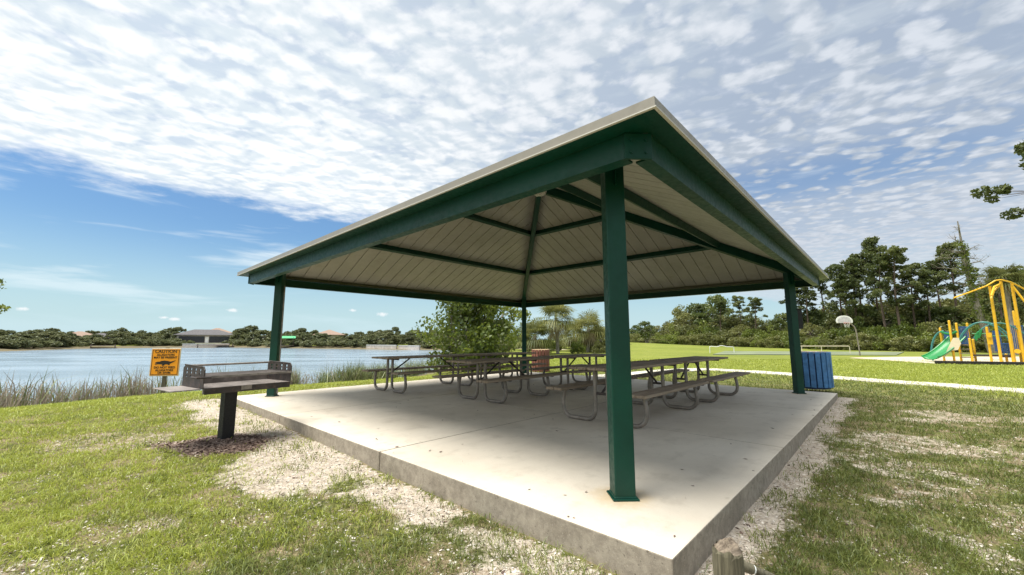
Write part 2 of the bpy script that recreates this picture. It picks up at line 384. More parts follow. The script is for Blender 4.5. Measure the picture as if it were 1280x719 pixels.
# ------------------------------------------------------------------ value noise (for ground cover)
_tabs = {}
def vnoise(x, y, s, seed=0):
    if seed not in _tabs: _tabs[seed] = np.random.default_rng(100 + seed).random((256, 256))
    T = _tabs[seed]; X = x / s; Y = y / s; i = np.floor(X).astype(int); j = np.floor(Y).astype(int); a = X - i; b = Y - j
    a = a * a * (3 - 2 * a); b = b * b * (3 - 2 * b)
    g = lambda p, q: T[p % 256, q % 256]
    return (g(i, j) * (1 - a) + g(i + 1, j) * a) * (1 - b) + (g(i, j + 1) * (1 - a) + g(i + 1, j + 1) * a) * b
def fbm(x, y, s, seed=0, o=4): return sum(vnoise(x, y, s / 2 ** k, seed + k) * .5 ** k for k in range(o)) / sum(.5 ** k for k in range(o))
def ss(x, a, b): t = np.clip((x - a) / (b - a), 0, 1); return t * t * (3 - 2 * t)

LAKE = [(-60, -30), (-35, -8), (-15.9, 4.2), (-13.9, 7.1), (-10.6, 9.6), (-7.2, 12.6), (-6.0, 19), (-6.5, 30), (-8, 45), (-9.5, 62), (-11, 78),
        (-29, 86.6), (-46, 96.4), (-77.7, 115), (-101, 113), (-109, 100), (-98, 74), (-125, 62), (-170, 20), (-120, -60)]
def lake_sd(x, y):       # + outside, - in the water
    x = np.asarray(x, float); y = np.asarray(y, float); d = np.full(x.shape, 1e9); ins = np.zeros(x.shape, bool); n = len(LAKE)
    for i in range(n):
        (x0, y0), (x1, y1) = LAKE[i], LAKE[(i + 1) % n]; ex, ey = x1 - x0, y1 - y0
        t = np.clip(((x - x0) * ex + (y - y0) * ey) / (ex * ex + ey * ey), 0, 1)
        d = np.minimum(d, np.hypot(x - x0 - t * ex, y - y0 - t * ey))
        if ey != 0:
            c = ((y0 > y) != (y1 > y)) & (x < (x1 - x0) * (y - y0) / ey + x0); ins ^= c
    return np.where(ins, -d, d)
WATER_Z = -1.0
GR = (-4.42, -3.22)       # grill post
def h_raw(x, y):
    x = np.asarray(x, float); y = np.asarray(y, float)
    base = -.20 + .09 * ss(y, -6, 0.5) - .16 * ss(np.hypot(x, y), 8, 30)
    rr = np.hypot(x, y)
    base = base + .95 * np.exp(-(((x - 17) / 16) ** 2 + ((y - 62) / 13) ** 2)) + .25 * ss(y, 35, 80)
    base = base + .035 * (fbm(x, y, 2.2, 3) - .5) + .03 * (fbm(x, y, .5, 9, 3) - .5)
    d = np.hypot(x - GR[0], (y - GR[1] + .12))
    base = base + .075 * np.exp(-(d / .55) ** 2)
    sd_ = lake_sd(x, y)
    t = 1 - np.clip(1 - (sd_ + .3) / 9.2, 0, 1) ** 1.45
    z = base * t + (WATER_Z - .12) * (1 - t)
    return np.where(sd_ < -1, np.minimum(z, WATER_Z - .12 - .1 * np.clip(-sd_ - 1, 0, 8)), z)
def h(x, y): return float(h_raw(np.array([x]), np.array([y]))[0])
def to_uv(x, y): return (-x + y) / S2, (x + y) / S2
HALF = 4.572
def pad_dist(x, y):
    u, v = to_uv(x, y); a = np.abs(u) - HALF; b = np.abs(v) - HALF
    return np.where((a > 0) & (b > 0), np.hypot(a, b), np.maximum(a, b))
def cover(x, y):          # bare ground 0..1, mulch 0..1
    u, v = to_uv(x, y); pd = pad_dist(x, y)
    f = fbm(x, y, 1.5, 20, 5); f2 = fbm(x * .8 + y * .3, y, .55, 30, 3)
    bare = ss(f * .6 + f2 * .4, .55, .68) * ss(v + 0 * x, 40, -40) * .9
    leftside = (v < -HALF) & (u > -HALF - 1.5)
    wdt = 1.20 + .9 * (fbm(x, y, 1.2, 40) - .4) + .0 * u
    strip = ss(pd, wdt, wdt * .35) * np.where(leftside, 1, 0)
    strip = strip * (.40 + 1.9 * (f2 - .42) + 1.0 * (f - .5))
    bare = np.maximum(bare * np.where(leftside & (u > 1.0), .35, 1.), strip)
    rs = ss(pd, .42 + .7 * (f2 - .4), .05) * (u < -HALF) * (.75 + 1.2 * (f2 - .45))
    bare = np.maximum(bare, rs * .95)
    # worn patches
    for cx, cy, rx, ry, a in ((-5.3, -3.3, 1.25, .55, .75), (-4.2, -4.4, .9, .45, .5), (-3.1, -5.3, .8, .5, .55), (3.9, -3.4, .8, .5, .8), (3.0, -4.7, .6, .4, .85), (3.4, -5.6, .6, .4, .7), (5.2, -1.2, .9, .5, .6), (2.7, -3.6, .5, .5, .85), (5.2, -3.9, .9, .5, .8), (2.2, -5.3, .5, .3, .9), (4.6, -5.2, .7, .4, .8), (6.8, -1.9, 1.0, .6, .8), (7.5, -4.0, 1.0, .6, .7), (-5.0, -5.6, .7, .3, .8), (-6.2, -4.4, .9, .3, .7), (-3.9, -6.2, .5, .2, .7)):
        d = np.hypot((x - cx) / rx, (y - cy) / ry) + (f2 - .5) * 4.0 + (f - .5) * 1.6
        bare = np.maximum(bare, .62 * a * ss(d, 1.5, .1))
    thin = ss(.5 * fbm(x, y, 1.1, 81, 4) + .5 * fbm(x, y, .28, 86, 3), .50, .61) * np.where(u < -HALF, 1., np.where(v < -HALF, .6, 0.)) * ss(np.hypot(x + 1, y + 5), 9, 3.5)
    bare = np.maximum(bare, .50 * thin)
    bare = bare * ss(np.hypot(x, y), 17, 9) 
    d = np.hypot((x - GR[0] - .0) / .98, (y - GR[1] + .14) / .62) + (f2 - .5) * .9
    mul = ss(d, 1.05, .35)
    return np.clip(bare, 0, 1), mul

# ------------------------------------------------------------------ terrain
def graded(lo, hi, a, b, st, grow):
    c = list(np.arange(a, b, st)); s = st; x = a
    while x > lo: s *= grow; x -= s; c.insert(0, x)
    s = st; x = c[-1]
    while x < hi: s *= grow; x += s; c.append(x)
    return np.array(c)
gx = graded(-900, 900, -10, 9, .075, 1.07); gy = graded(-200, 1500, -8.6, 6, .075, 1.05)
X, Y = np.meshgrid(gx, gy); Z = h_raw(X, Y)
inside = (pad_dist(X, Y) < -.25); Z = np.where(inside, np.minimum(Z, -.25), Z)
nx, ny = len(gx), len(gy); idx = np.arange(nx * ny).reshape(ny, nx)
quads = np.stack([idx[:-1, :-1], idx[:-1, 1:], idx[1:, 1:], idx[1:, :-1]], -1).reshape(-1, 4)
gr = npmesh('ground', np.stack([X, Y, Z], -1).reshape(-1, 3), quads, M['ground'], smooth=True)
bare, mul = cover(X, Y); farr = ss(np.hypot(X - CAM[0], Y - CAM[1]), 9, 20)
att = gr.data.color_attributes.new('cover', 'FLOAT_COLOR', 'POINT')
att.data.foreach_set('color', np.stack([bare, mul, farr, np.clip(ss(pad_dist(X, Y), 2.0, .5) + .45 * ss(fbm(X, Y, .8, 90, 3), .45, .6), 0, 1)], -1).astype(np.float32).ravel())
tag(gr, kind='structure')
lk = MB(); lk.add([(x, y, WATER_Z) for x, y in ((-260, -120), (20, -120), (20, 135), (-260, 135))], [(0, 1, 2, 3)])
tag(obj('lake_water', lk, M['water']), kind='structure')

def ribbon(name, pts, wd, mt, lift, thick=.06, n=60):
    P = [Vector((p[0], p[1], 0)) for p in pts]; out = []
    for i in range(len(P) - 1):
        p0 = P[max(i - 1, 0)]; p1 = P[i]; p2 = P[i + 1]; p3 = P[min(i + 2, len(P) - 1)]
        for k in range(12):
            t = k / 12; out.append(.5 * ((2 * p1) + (p2 - p0) * t + (2 * p0 - 5 * p1 + 4 * p2 - p3) * t * t + (3 * p1 - p0 - 3 * p2 + p3) * t ** 3))
    out.append(P[-1]); mb = MB(); vs = []
    for i, p in enumerate(out):
        t = (out[min(i + 1, len(out) - 1)] - out[max(i - 1, 0)]).normalized(); s_ = Vector((-t.y, t.x, 0)) * wd / 2
        a = p + s_; b = p - s_; z = max(h(a.x, a.y), h(b.x, b.y), h(p.x, p.y)) + lift
        vs += [(a.x, a.y, z), (b.x, b.y, z), (b.x, b.y, z - thick - .1), (a.x, a.y, z - thick - .1)]
    fs = []
    for i in range(len(out) - 1):
        for k in range(4): fs.append((i * 4 + k, i * 4 + (k + 1) % 4, i * 4 + 4 + (k + 1) % 4, i * 4 + 4 + k))
    fs += [(0, 1, 2, 3), tuple(len(vs) - 4 + k for k in range(4))]
    mb.add(vs, fs); return tag(obj(name, mb, mt), kind='structure')
pa = [on_z(*t) for t in ((868, 465.5, -.22), (935, 470, -.26), (1047, 478.5, -.26), (1165, 487.5, -.26), (1280, 497, -.26))]
last = pa[-1] + (pa[-1] - pa[-2]) * 2.5; st_ = UV(1.8, 4.62)
ribbon('sidewalk', [(st_.x, st_.y)] + [(p[0], p[1]) for p in pa] + [(last[0], last[1])], 1.15, M['walk'], .03)
pp = [on_z(590, 427.5, -.1), on_z(640, 427.5, -.1), on_z(690, 431, -.2)]
ribbon('sandy_path', [(at_depth(592, 62)[0], at_depth(592, 62)[1]), (at_depth(640, 60)[0], at_depth(640, 60)[1]), (at_depth(700, 52)[0], at_depth(700, 52)[1])], 3.0, M['playpad'], .05)
def patch(name, pts, mt, lift, thick=.1):
    zz = max(h(p[0], p[1]) for p in pts) + lift; mb = MB(); mb.poly([(p[0], p[1]) for p in pts], zz - thick - .25, zz)
    return tag(obj(name, mb, mt), kind='structure'), zz
crt = [at_depth(890, 39), at_depth(1118, 37), at_depth(1128, 46), at_depth(905, 50)]
patch('court', crt, M['court'], .02)
A = at_depth(1060, 32); B = at_depth(1165, 24.2); Cc = at_depth(1310, 22.3); D = at_depth(1500, 22); E2 = at_depth(1500, 34); F2 = at_depth(1130, 33.5)
_, PZ = patch('playground_surface', [A, B, Cc, D, E2, F2], M['playpad'], .03)
ed = MB(); ed.beam((B[0], B[1], PZ + .02), (Cc[0], Cc[1], PZ + .02), .16, .26); ed.beam((Cc[0] + .1, Cc[1] - .02, PZ + .02), (D[0], D[1], PZ + .02), .16, .26)
tag(obj('timber_edging', ed, M['timber'], bevel=.02), 'low black edging board along the front of the play area', 'edging')

# ------------------------------------------------------------------ concrete pad
pad = MB(); g_ = .007; th_ = 2 * HALF / 3
for i in range(3):
    for j in range(3):
        pad.box((-HALF + th_ * (i + .5), -HALF + th_ * (j + .5), -.21), (th_ - g_ * 2, th_ - g_ * 2, .42))
pad.box((0, 0, -.23), (2 * HALF - .06, 2 * HALF - .06, .40))
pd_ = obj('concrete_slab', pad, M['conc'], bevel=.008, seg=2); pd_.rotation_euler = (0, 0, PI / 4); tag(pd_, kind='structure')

# ------------------------------------------------------------------ pavilion
pav = thing('picnic_pavilion', 'large open picnic shelter with hipped metal roof on four dark green posts', 'pavilion', (0, 0, 0), PI / 4)
EE, ZE, SL = 4.61, 2.582, .467
ZA = ZE + SL * EE
def rot4(k, p): c, s = [(1, 0), (0, 1), (-1, 0), (0, -1)][k]; return (p[0] * c - p[1] * s, p[0] * s + p[1] * c, p[2])
def zl(x): return ZE - .055 + SL * (EE - x)       # ceiling liner
RC = 3.96
q45 = Matrix.Rotation(PI / 4, 3, 'Z')
for k, (sx, sy) in enumerate([(-1, -1), (1, -1), (1, 1), (-1, 1)]):
    cx, cy = sx * RC, sy * RC; top = zl(RC) - .17
    c = MB(); c.box((cx, cy, top / 2 + .01), (.152, .152, top - .02), q45); col = obj('column', c, M['green'], pav, bevel=.008, seg=2)
    b = MB(); b.box((cx, cy, .007), (.192, .192, .014), q45); b.box((cx, cy, .020), (.166, .166, .012), q45, .95); obj('base_plate', b, M['green'], col, bevel=.003)
    # hip rafter and its corner end plate
    hr = MB(); a0 = Vector((.0 * sx, .0 * sy, ZA - .055 - .13)); e0 = EE - .24
    hr.beam((0.12 * sx, .12 * sy, zl(.12) - .115), (e0 * sx, e0 * sy, zl(e0) - .115), .11, .19); obj('hip_rafter', hr, M['green'], pav, bevel=.006)
    cp = MB(); r_ = 4.395; cp.box((r_ * sx, r_ * sy, 2.425), (.185, .018, .18), Matrix.Rotation(PI / 4 + PI / 2 * k + PI / 2, 3, 'Z') if k % 2 == 0 else Matrix.Rotation(PI / 4 + PI / 2 * k + PI / 2, 3, 'Z'))
    cpo = obj('corner_plate', cp, M['green'], pav, bevel=.003)
    bo = MB()
    nrm = Vector((sx, sy, 0)).normalized(); tn = Vector((-nrm.y, nrm.x, 0))
    for a, zz in ((-.05, 2.38), (.05, 2.38), (-.05, 2.465), (.05, 2.465)):
        p = Vector((r_ * sx, r_ * sy, zz)) + tn * a + nrm * .008; bo = MB(); bo.tube([p, p + nrm * .012], .009, 6); obj('bolt', bo, M['green'], cpo)
    # column-head gusset
    gs = MB(); gs.box((cx, cy, top - .16), (.22, .012, .26), q45); obj('gusset', gs, M['green'], col)
for k in range(4):
    def q(p): return rot4(k, p)
    # eave beam (channel) between chamfered corners
    eb = MB(); y1 = 4.33
    for (x0, x1, z0, z1) in ((4.438, 4.45, 2.345, 2.516), (4.345, 4.438, 2.345, 2.358)):
        vs = [(x0, -y1, z0), (x1, -y1, z0), (x1, y1, z0), (x0, y1, z0), (x0, -y1, z1), (x1, -y1, z1), (x1, y1, z1), (x0, y1, z1)]
        eb.add([q(v) for v in vs], [(0, 3, 2, 1), (4, 5, 6, 7), (0, 1, 5, 4), (1, 2, 6, 5), (2, 3, 7, 6), (3, 0, 4, 7)])
    obj('eave_beam', eb, M['green'], pav)
    # mitred tan fascia trim with drip lip
    for nm_, mt_, (xo, xi, z0, z1) in (('fascia_trim', 'trim', (EE, EE - .012, 2.527, 2.590)), ('drip_lip', 'lip', (EE + .010, EE - .01, 2.518, 2.526)), ('soffit_trim', 'green', (EE - .013, 4.38, 2.5185, 2.5225))):  # soffit coloured dark green, not tan, to paint in the shade under the overhang
        tr = MB()
        vs = [(xo, -xo, z0), (xo, xo, z0), (xi, xi, z0), (xi, -xi, z0), (xo, -xo, z1), (xo, xo, z1), (xi, xi, z1), (xi, -xi, z1)]
        tr.add([q(v) for v in vs], [(0, 3, 2, 1), (4, 5, 6, 7), (0, 1, 5, 4), (1, 2, 6, 5), (2, 3, 7, 6), (3, 0, 4, 7)])
        obj(nm_, tr, M[mt_], pav)
    # top sheet
    rf = MB(); e1 = EE - .002
    rf.add([q((e1, -e1, ZE + .012)), q((e1, e1, ZE + .012)), q((0, 0, ZA + .012)), q((e1, -e1, ZE)), q((e1, e1, ZE)), q((0, 0, ZA))], [(0, 1, 2), (5, 4, 3), (0, 3, 4, 1)])
    n_ = 22
    for i in range(-11, 12):
        yy = i * .406
        if abs(yy) > e1 - .45: continue
        a = Vector((e1 - .30, yy, ZE + SL * .30 + .012)); b = Vector((max(abs(yy), .05), yy, ZE + SL * (e1 - max(abs(yy), .05)) + .012)); mbv = MB(); mbv.beam(a, b, .03, .04)
        rf.add([q(v) for v in mbv.v], mbv.f)
    obj('roof_sheet', rf, M['trim'], pav)
    # ceiling liner with narrow grooves
    cl = MB(); xe = 4.435; gw = .011; gd = .022; cuts = [i * .3048 for i in range(-15, 16)]
    ys = [-xe] + [c for c in cuts if abs(c) < xe - .03] + [xe]
    for i in range(len(ys) - 1):
        a, b = ys[i] + (gw if i else 0), ys[i + 1] - (gw if i < len(ys) - 2 else 0)
        seg = [a] + ([0] if a < 0 < b else []) + [b]
        top = [(abs(s), s, zl(abs(s))) for s in seg]; bot = [(xe, s, zl(xe)) for s in seg]
        for j in range(len(seg) - 1): cl.add([q(top[j]), q(top[j + 1]), q(bot[j + 1]), q(bot[j])], [(0, 1, 2, 3)])
        if i < len(ys) - 2:      # groove to the next strip
            c = ys[i + 1]; s0, s1 = c - gw, c + gw
            T = [(abs(s0), s0, zl(abs(s0))), (abs(s1), s1, zl(abs(s1)))]; Bb = [(xe, s0, zl(xe)), (xe, s1, zl(xe))]
            up = lambda p: (p[0], p[1], p[2] + gd)
            cl.add([q(T[0]), q(Bb[0]), q(up(Bb[0])), q(up(T[0]))], [(0, 1, 2, 3)]); cl.add([q(T[1]), q(Bb[1]), q(up(Bb[1])), q(up(T[1]))], [(0, 1, 2, 3)])
            cl.add([q(up(T[0])), q(up(T[1])), q(up(Bb[1])), q(up(Bb[0]))], [(0, 1, 2, 3)])
    obj('ceiling_panel', cl, M['ceil'], pav)
    for xp, dp in ((2.86, .13), (1.33, .13)):
        pu = MB(); zz = zl(xp) - .075 - dp / 2 + .065; vs = []
        yy = xp - .09
        pu.beam(q((xp, -yy, zz)), q((xp, yy, zz)), .085, dp, up=q((SL, 0, 1))); obj('purlin', pu, M['green'], pav, bevel=.004)
# apex plate, box on the right post, conduit on the left post
ap = MB(); ap.box((0, 0, zl(0) - .115), (.30, .30, .13)); obj('apex_hub', ap, M['green'], pav, bevel=.01)
rc = UV(-RC, RC)
eb = MB(); eb.box((RC + .095, -RC - .095, 1.6), (.13, .11, .42), q45); eb.box((RC + .085, -RC - .085, 1.82), (.17, .15, .025), q45)
ebo = obj('electrical_box', eb, M['black'], pav, bevel=.008); 
kb = MB(); kb.tube([(RC + .10, -RC - .10, 1.39), (RC + .10, -RC - .10, 1.36)], .02, 8); obj('cable_gland', kb, M['white'], ebo)
cd = MB(); x0, y0 = -RC + .055, RC - .055 - 0.0
cd.tube([(-RC + .065, RC - .10, 0.06), (-RC + .065, RC - .10, 2.3)], .014, 8); obj('conduit', cd, M['steel'], pav, smooth=True)
# ceiling light
cl_ = thing('ceiling_light', 'round caged ceiling lamp under the peak of the shelter roof', 'lamp', (0, 0, ZA - .19))
hh = MB(); hh.tube([(0, 0, 0), (0, 0, -.04)], [.17, .17], 20); obj('housing', hh, M['steel'], cl_, smooth=True)
hh = MB(); hh.tube([(0, 0, -.045), (0, 0, -.10), (0, 0, -.135), (0, 0, -.15)], [.15, .148, .11, .03], 20); obj('lens', hh, M['lens'], cl_, smooth=True)
hh = MB()
for k in range(6):
    a = k * PI / 3; c_, s_ = math.cos(a), math.sin(a); hh.tube([(c_ * .16, s_ * .16, -.035), (c_ * .158, s_ * .158, -.11), (c_ * .11, s_ * .11, -.148), (0, 0, -.162)], .006, 5)
hh.tube([(math.cos(t * PI / 10) * .162, math.sin(t * PI / 10) * .162, -.09) for t in range(21)], .006, 5); obj('wire_guard', hh, M['white'], cl_)

# ------------------------------------------------------------------ picnic tables
def make_table(fr):
    t = thing('picnic_table', 'x', 'picnic table', (0, 0, 0), 0, 'picnic tables under the shelter')
    tt = MB()
    for i in range(5): tt.box((random.uniform(-.012, .012), (i - 2) * .146, .755), (2.44, .138, .038))
    obj('tabletop', tt, M['plank'], t, bevel=.006)
    for s in (-1, 1):
        b = MB()
        for i in range(2): b.box((random.uniform(-.01, .01), s * (.56 + i * .145), .445), (2.44, .138, .038))
        obj('bench', b, M['plank'], t, bevel=.006)
    for sx in (-1, 1):
        x = sx * fr
        for s in (-1, 1):
            pts = [(x, s * .10, .725), (x, s * .10, .40), (x, s * .105, .17)]
            for k in range(1, 7): a = k * PI / 14; pts.append((x, s * (.105 + .13 * (1 - math.cos(a))), .17 - .14 * math.sin(a)))
            pts += [(x, s * .26, .031), (x, s * .50, .031)]
            for k in range(1, 7): a = k * PI / 14; pts.append((x, s * (.50 + .15 * math.sin(a)), .031 + .15 * (1 - math.cos(a))))
            pts += [(x, s * .655, .20), (x, s * .645, .30), (x, s * .62, .40), (x, s * .60, .424)]
            lg = MB(); lg.tube(pts, .0295, 10); obj('leg', lg, M['steel'], t, smooth=True)
        cr = MB(); cr.box((x, 0, .722), (.05, .66, .028)); obj('top_cleat', cr, M['dark'], t)
        cr = MB(); cr.box((x, 0, .40), (.035, .24, .035)); obj('crossbar', cr, M['dark'], t)
        for s in (-1, 1):
            cr = MB(); cr.box((x, s * .632, .4195), (.05, .27, .012)); obj('bench_cleat', cr, M['dark'], t)
        br = MB(); br.tube([(x, 0, .40), (x - sx * .50, 0, .715)], .017, 8); obj('brace', br, M['dark'], t, smooth=True)
    return t
wide = make_table(.95); short = make_table(.635)
tl = [(wide, 2.83, -.98, 'weathered picnic table nearest the lake and the barbecue'), (short, 2.83, 1.60, 'picnic table at the far corner beside the rear post and red bin'),
      (short, .30, -.83, 'middle-row picnic table, the end nearest the barbecue'), (short, .30, 1.90, 'middle-row picnic table, the end nearest the palms'),
      (wide, -2.47, -.78, 'nearest picnic table, its benches passing behind the big front post'), (short, -2.47, 1.88, 'picnic table closest to the blue bin and right-hand post')]
used = set()
for base, u, v, lab in tl:
    t = base if base.name not in used else copy_tree(base)
    used.add(t.name); used.add(base.name)
    p = UV(u, v); t.location = p; t.rotation_euler = (0, 0, PI / 4 + random.uniform(-.012, .012)); t['label'] = lab

# ------------------------------------------------------------------ barbecue
def barbecue():
    t = thing('barbecue_grill', 'large charcoal park grill on a single black post beside the slab', 'barbecue', (GR[0], GR[1], 0), PI / 4 + R(9))
    gz = h(*GR)
    p = MB(); p.box((0, 0, (gz - .1 + .52) / 2), (.14, .14, .52 - gz + .1)); obj('post', p, M['black'], t, bevel=.006)
    x0, x1, y0, y1 = -.40, .62, -.30, .36; z0 = .575        # local x = v (long), y = u (depth)
    f = MB(); f.box(((x0 + x1) / 2, (y0 + y1) / 2, z0), (x1 - x0, y1 - y0, .012)); f.box(((x0 + x1) / 2, y0 + .01, z0 - .035), (x1 - x0, .02, .058)); f.box(((x0 + x1) / 2, y1 - .01, z0 + .04), (x1 - x0, .008, .07))
    f.box((.0, 0, z0 - .03), (.3, .3, .045)); obj('firebox', f, M['ash'], t, bevel=.003)
    fr = MB(); fr.box(((x0 + x1) / 2, y0 - .012, z0 - .03), (x1 - x0 - .02, .015, .075)); obj('front_rail', fr, M['dark'], t, bevel=.003)
    for sx, x in ((-1, x0), (1, x1)):
        s = MB(); yy = [y0, y0 + .14, y0 + .28, y0 + .42, y1]
        # side plate with a row of slots: bars between slots
        s.box((x, (y0 + y1) / 2, z0 + .06), (.008, y1 - y0, .12))
        ns = 4; bw = (y1 - y0) / (ns + (ns + 1) * 2.2)
        yc = y0
        for i in range(ns + 1):
            wdt = bw * 2.2; s.box((x, yc + wdt / 2, z0 + .175), (.008, wdt, .11)); yc += wdt + bw
            if i < ns:
                s.box((x, yc - bw / 2, z0 + .150), (.008, bw, .02)); s.box((x, yc - bw / 2, z0 + .195), (.008, bw, .018))
        pts = [(y0, z0 + .23), (y0 + .06, z0 + .262), (y1 - .06, z0 + .262), (y1, z0 + .23)]
        ps = MB(); ps.poly(pts, -.004, .004, 'xy'); s.add([(x + q_[2], q_[0], q_[1]) for q_ in ps.v], ps.f)
        obj('side_panel', s, M['dark'], t)
        e = MB(); e.tube([(x, y0, z0 + .10), (x, y0 - .005, z0 + .22), (x, y0 + .03, z0 + .255), (x, y1 - .03, z0 + .268)], .008, 6); obj('side_rim', e, M['dark'], t)
    gr_ = MB()
    for i in range(17):
        y = y0 - .03 + i * (y1 - y0 - .02) / 16; gr_.tube([(x0 + .01, y, z0 + .14), (x1 - .01, y, z0 + .14)], .006, 5)
    for x in (x0 + .02, -.1, .25, x1 - .02): gr_.tube([(x, y0 - .04, z0 + .13), (x, y1 - .04, z0 + .13)], .008, 5)
    gr_.box(((x0 + x1) / 2, y0 - .04, z0 + .138), (x1 - x0 - .02, .012, .026))
    obj('cooking_grate', gr_, M['ash'], t)
    hd = MB(); hd.tube([(x0 - .09, y0 + .1, z0 + .135), (x0 - .09, y0 - .06, z0 + .135), (x0 + .05, y0 - .06, z0 + .135)], .012, 7); hd.tube([(x0 - .09, y0 + .1, z0 + .135), (x0 + .02, y0 + .1, z0 + .135)], .01, 7); obj('grate_handle', hd, M['dark'], t, smooth=True)
    tb = MB(); tb.tube([(x0, y1 - .04, z0 + .25), (x1, y1 - .04, z0 + .25)], .013, 8); obj('back_rail', tb, M['steel'], t, smooth=True)
    sh = MB(); sh.box((x0 - .15, (y0 + y1) / 2 + .02, z0 - .006), (.29, y1 - y0 - .04, .012)); obj('side_shelf', sh, M['ash'], t, bevel=.003)
    lg = MB(); lg.box((.06, y0 - .025, z0 - .02), (.12, .012, .05)); obj('name_plate', lg, M['steel'], t)
barbecue()

# ------------------------------------------------------------------ caution sign
def sign():
    p = at_depth(209.5, 12.2); z = h(p[0], p[1])
    t = thing('caution_sign', 'square orange caution sign with black alligator on a short wooden post by the lake', 'sign', (p[0], p[1], 0), R(6))
    po = MB(); po.box((0, .045, (z - .2 + .9) / 2), (.10, .05, 1.1 - z)); po.box((0, .045, .90), (.085, .045, .06)); obj('post', po, M['postwood'], t)
    rt = thing('sign_board', None, None); rt.parent = t
    bpy.data.objects.remove(rt)
    Wd = .80
    b = MB(); b.box((0, .01, .50), (Wd, .012, .82)); bo = obj('sign_board', b, M['cream'], t, bevel=.004)
    f = MB(); f.box((0, .0, .50), (Wd - .055, .008, .765)); obj('sign_face', f, M['orange'], bo)
    br = MB()
    for (cx, cz, dx, dz) in ((0, .50 + .36, .72, .012), (0, .50 - .36, .72, .012), (-.355, .50, .012, .732), (.355, .50, .012, .732)): br.box((cx, -.006, cz), (dx, .004, dz))
    obj('sign_border', br, M['ink'], bo)
    for s, zz, sz in (('CAUTION', .775, .105), ('ALLIGATORS', .690, .066), ('MAY BE PRESENT', .612, .066), ('DO NOT FEED', .318, .070), ('ALLIGATORS', .238, .066), ('OR SWIM', .162, .066)):
        cu = bpy.data.curves.new('lettering', 'FONT'); cu.body = s; cu.size = sz * 1.25; cu.align_x = 'CENTER'; cu.extrude = .002; cu.offset = .0016
        cu.materials.append(M['ink']); o_ = bpy.data.objects.new('lettering', cu); C.objects.link(o_); bpy.context.view_layer.update(); me_ = bpy.data.meshes.new_from_object(o_); bpy.data.objects.remove(o_); o = bpy.data.objects.new('lettering', me_); C.objects.link(o); o.parent = bo; o.location = (0, -.008, zz); o.rotation_euler = (PI / 2, 0, 0)
    G = [(-.27, .47), (-.25, .50), (-.20, .515), (-.14, .52), (-.10, .54), (-.02, .548), (.08, .535), (.14, .515), (.20, .53), (.29, .555), (.22, .50), (.16, .465), (.12, .45), (.14, .42), (.10, .415), (.07, .44), (.0, .435), (-.03, .40), (-.08, .395), (-.06, .43), (-.12, .44), (-.18, .445), (-.26, .43), (-.27, .445), (-.20, .462)]
    a = MB(); a.poly(G, -.010, -.005, 'xz'); obj('alligator_silhouette', a, M['ink'], bo)
    return t
sign()

# ------------------------------------------------------------------ bins
def bin_(loc, label, slat, core, rim, n=22, r=.36, hgt=.86):
    t = thing('litter_bin', label, 'bin', loc)
    c = MB(); c.tube([(0, 0, .06), (0, 0, hgt - .03)], r - .035, 28); obj('liner', c, core, t, smooth=True)
    s = MB()
    for k in range(n):
        a = 2 * PI * k / n; s.box((math.cos(a) * r, math.sin(a) * r, hgt / 2 + .02), (.028, 2 * PI * r / n - .022, hgt - .04), Matrix.Rotation(a, 3, 'Z'))
    obj('slats', s, slat, t, bevel=.005)
    for z in (.12, hgt - .07):
        b = MB(); b.tube([(math.cos(2 * PI * k / 28) * (r - .022), math.sin(2 * PI * k / 28) * (r - .022), z) for k in range(29)], .012, 6, False); obj('hoop', b, core, t)
    f = MB(); f.tube([(0, 0, .0), (0, 0, .05)], r - .04, 28); obj('base', f, core, t, smooth=True)
    if rim:
        b = MB(); b.tube([(math.cos(2 * PI * k / 28) * (r - .01), math.sin(2 * PI * k / 28) * (r - .01), hgt - .005) for k in range(29)], .014, 6, False); obj('rim', b, rim, t, smooth=True)
bu = on_z(1022, 487.5, 0); bin_((bu[0] + .22, bu[1] + .40, 0), 'blue slatted round bin beside the right-hand post', M['blue'], M['blued'], M['steel'], 20, .385, .86)
rb = at_depth(675.5, 16.2); bin_((rb[0], rb[1], h(rb[0], rb[1])), 'reddish brown slatted bin on the grass behind the rear post', M['red'], M['tan'], M['tan'], 18, .34, .88)

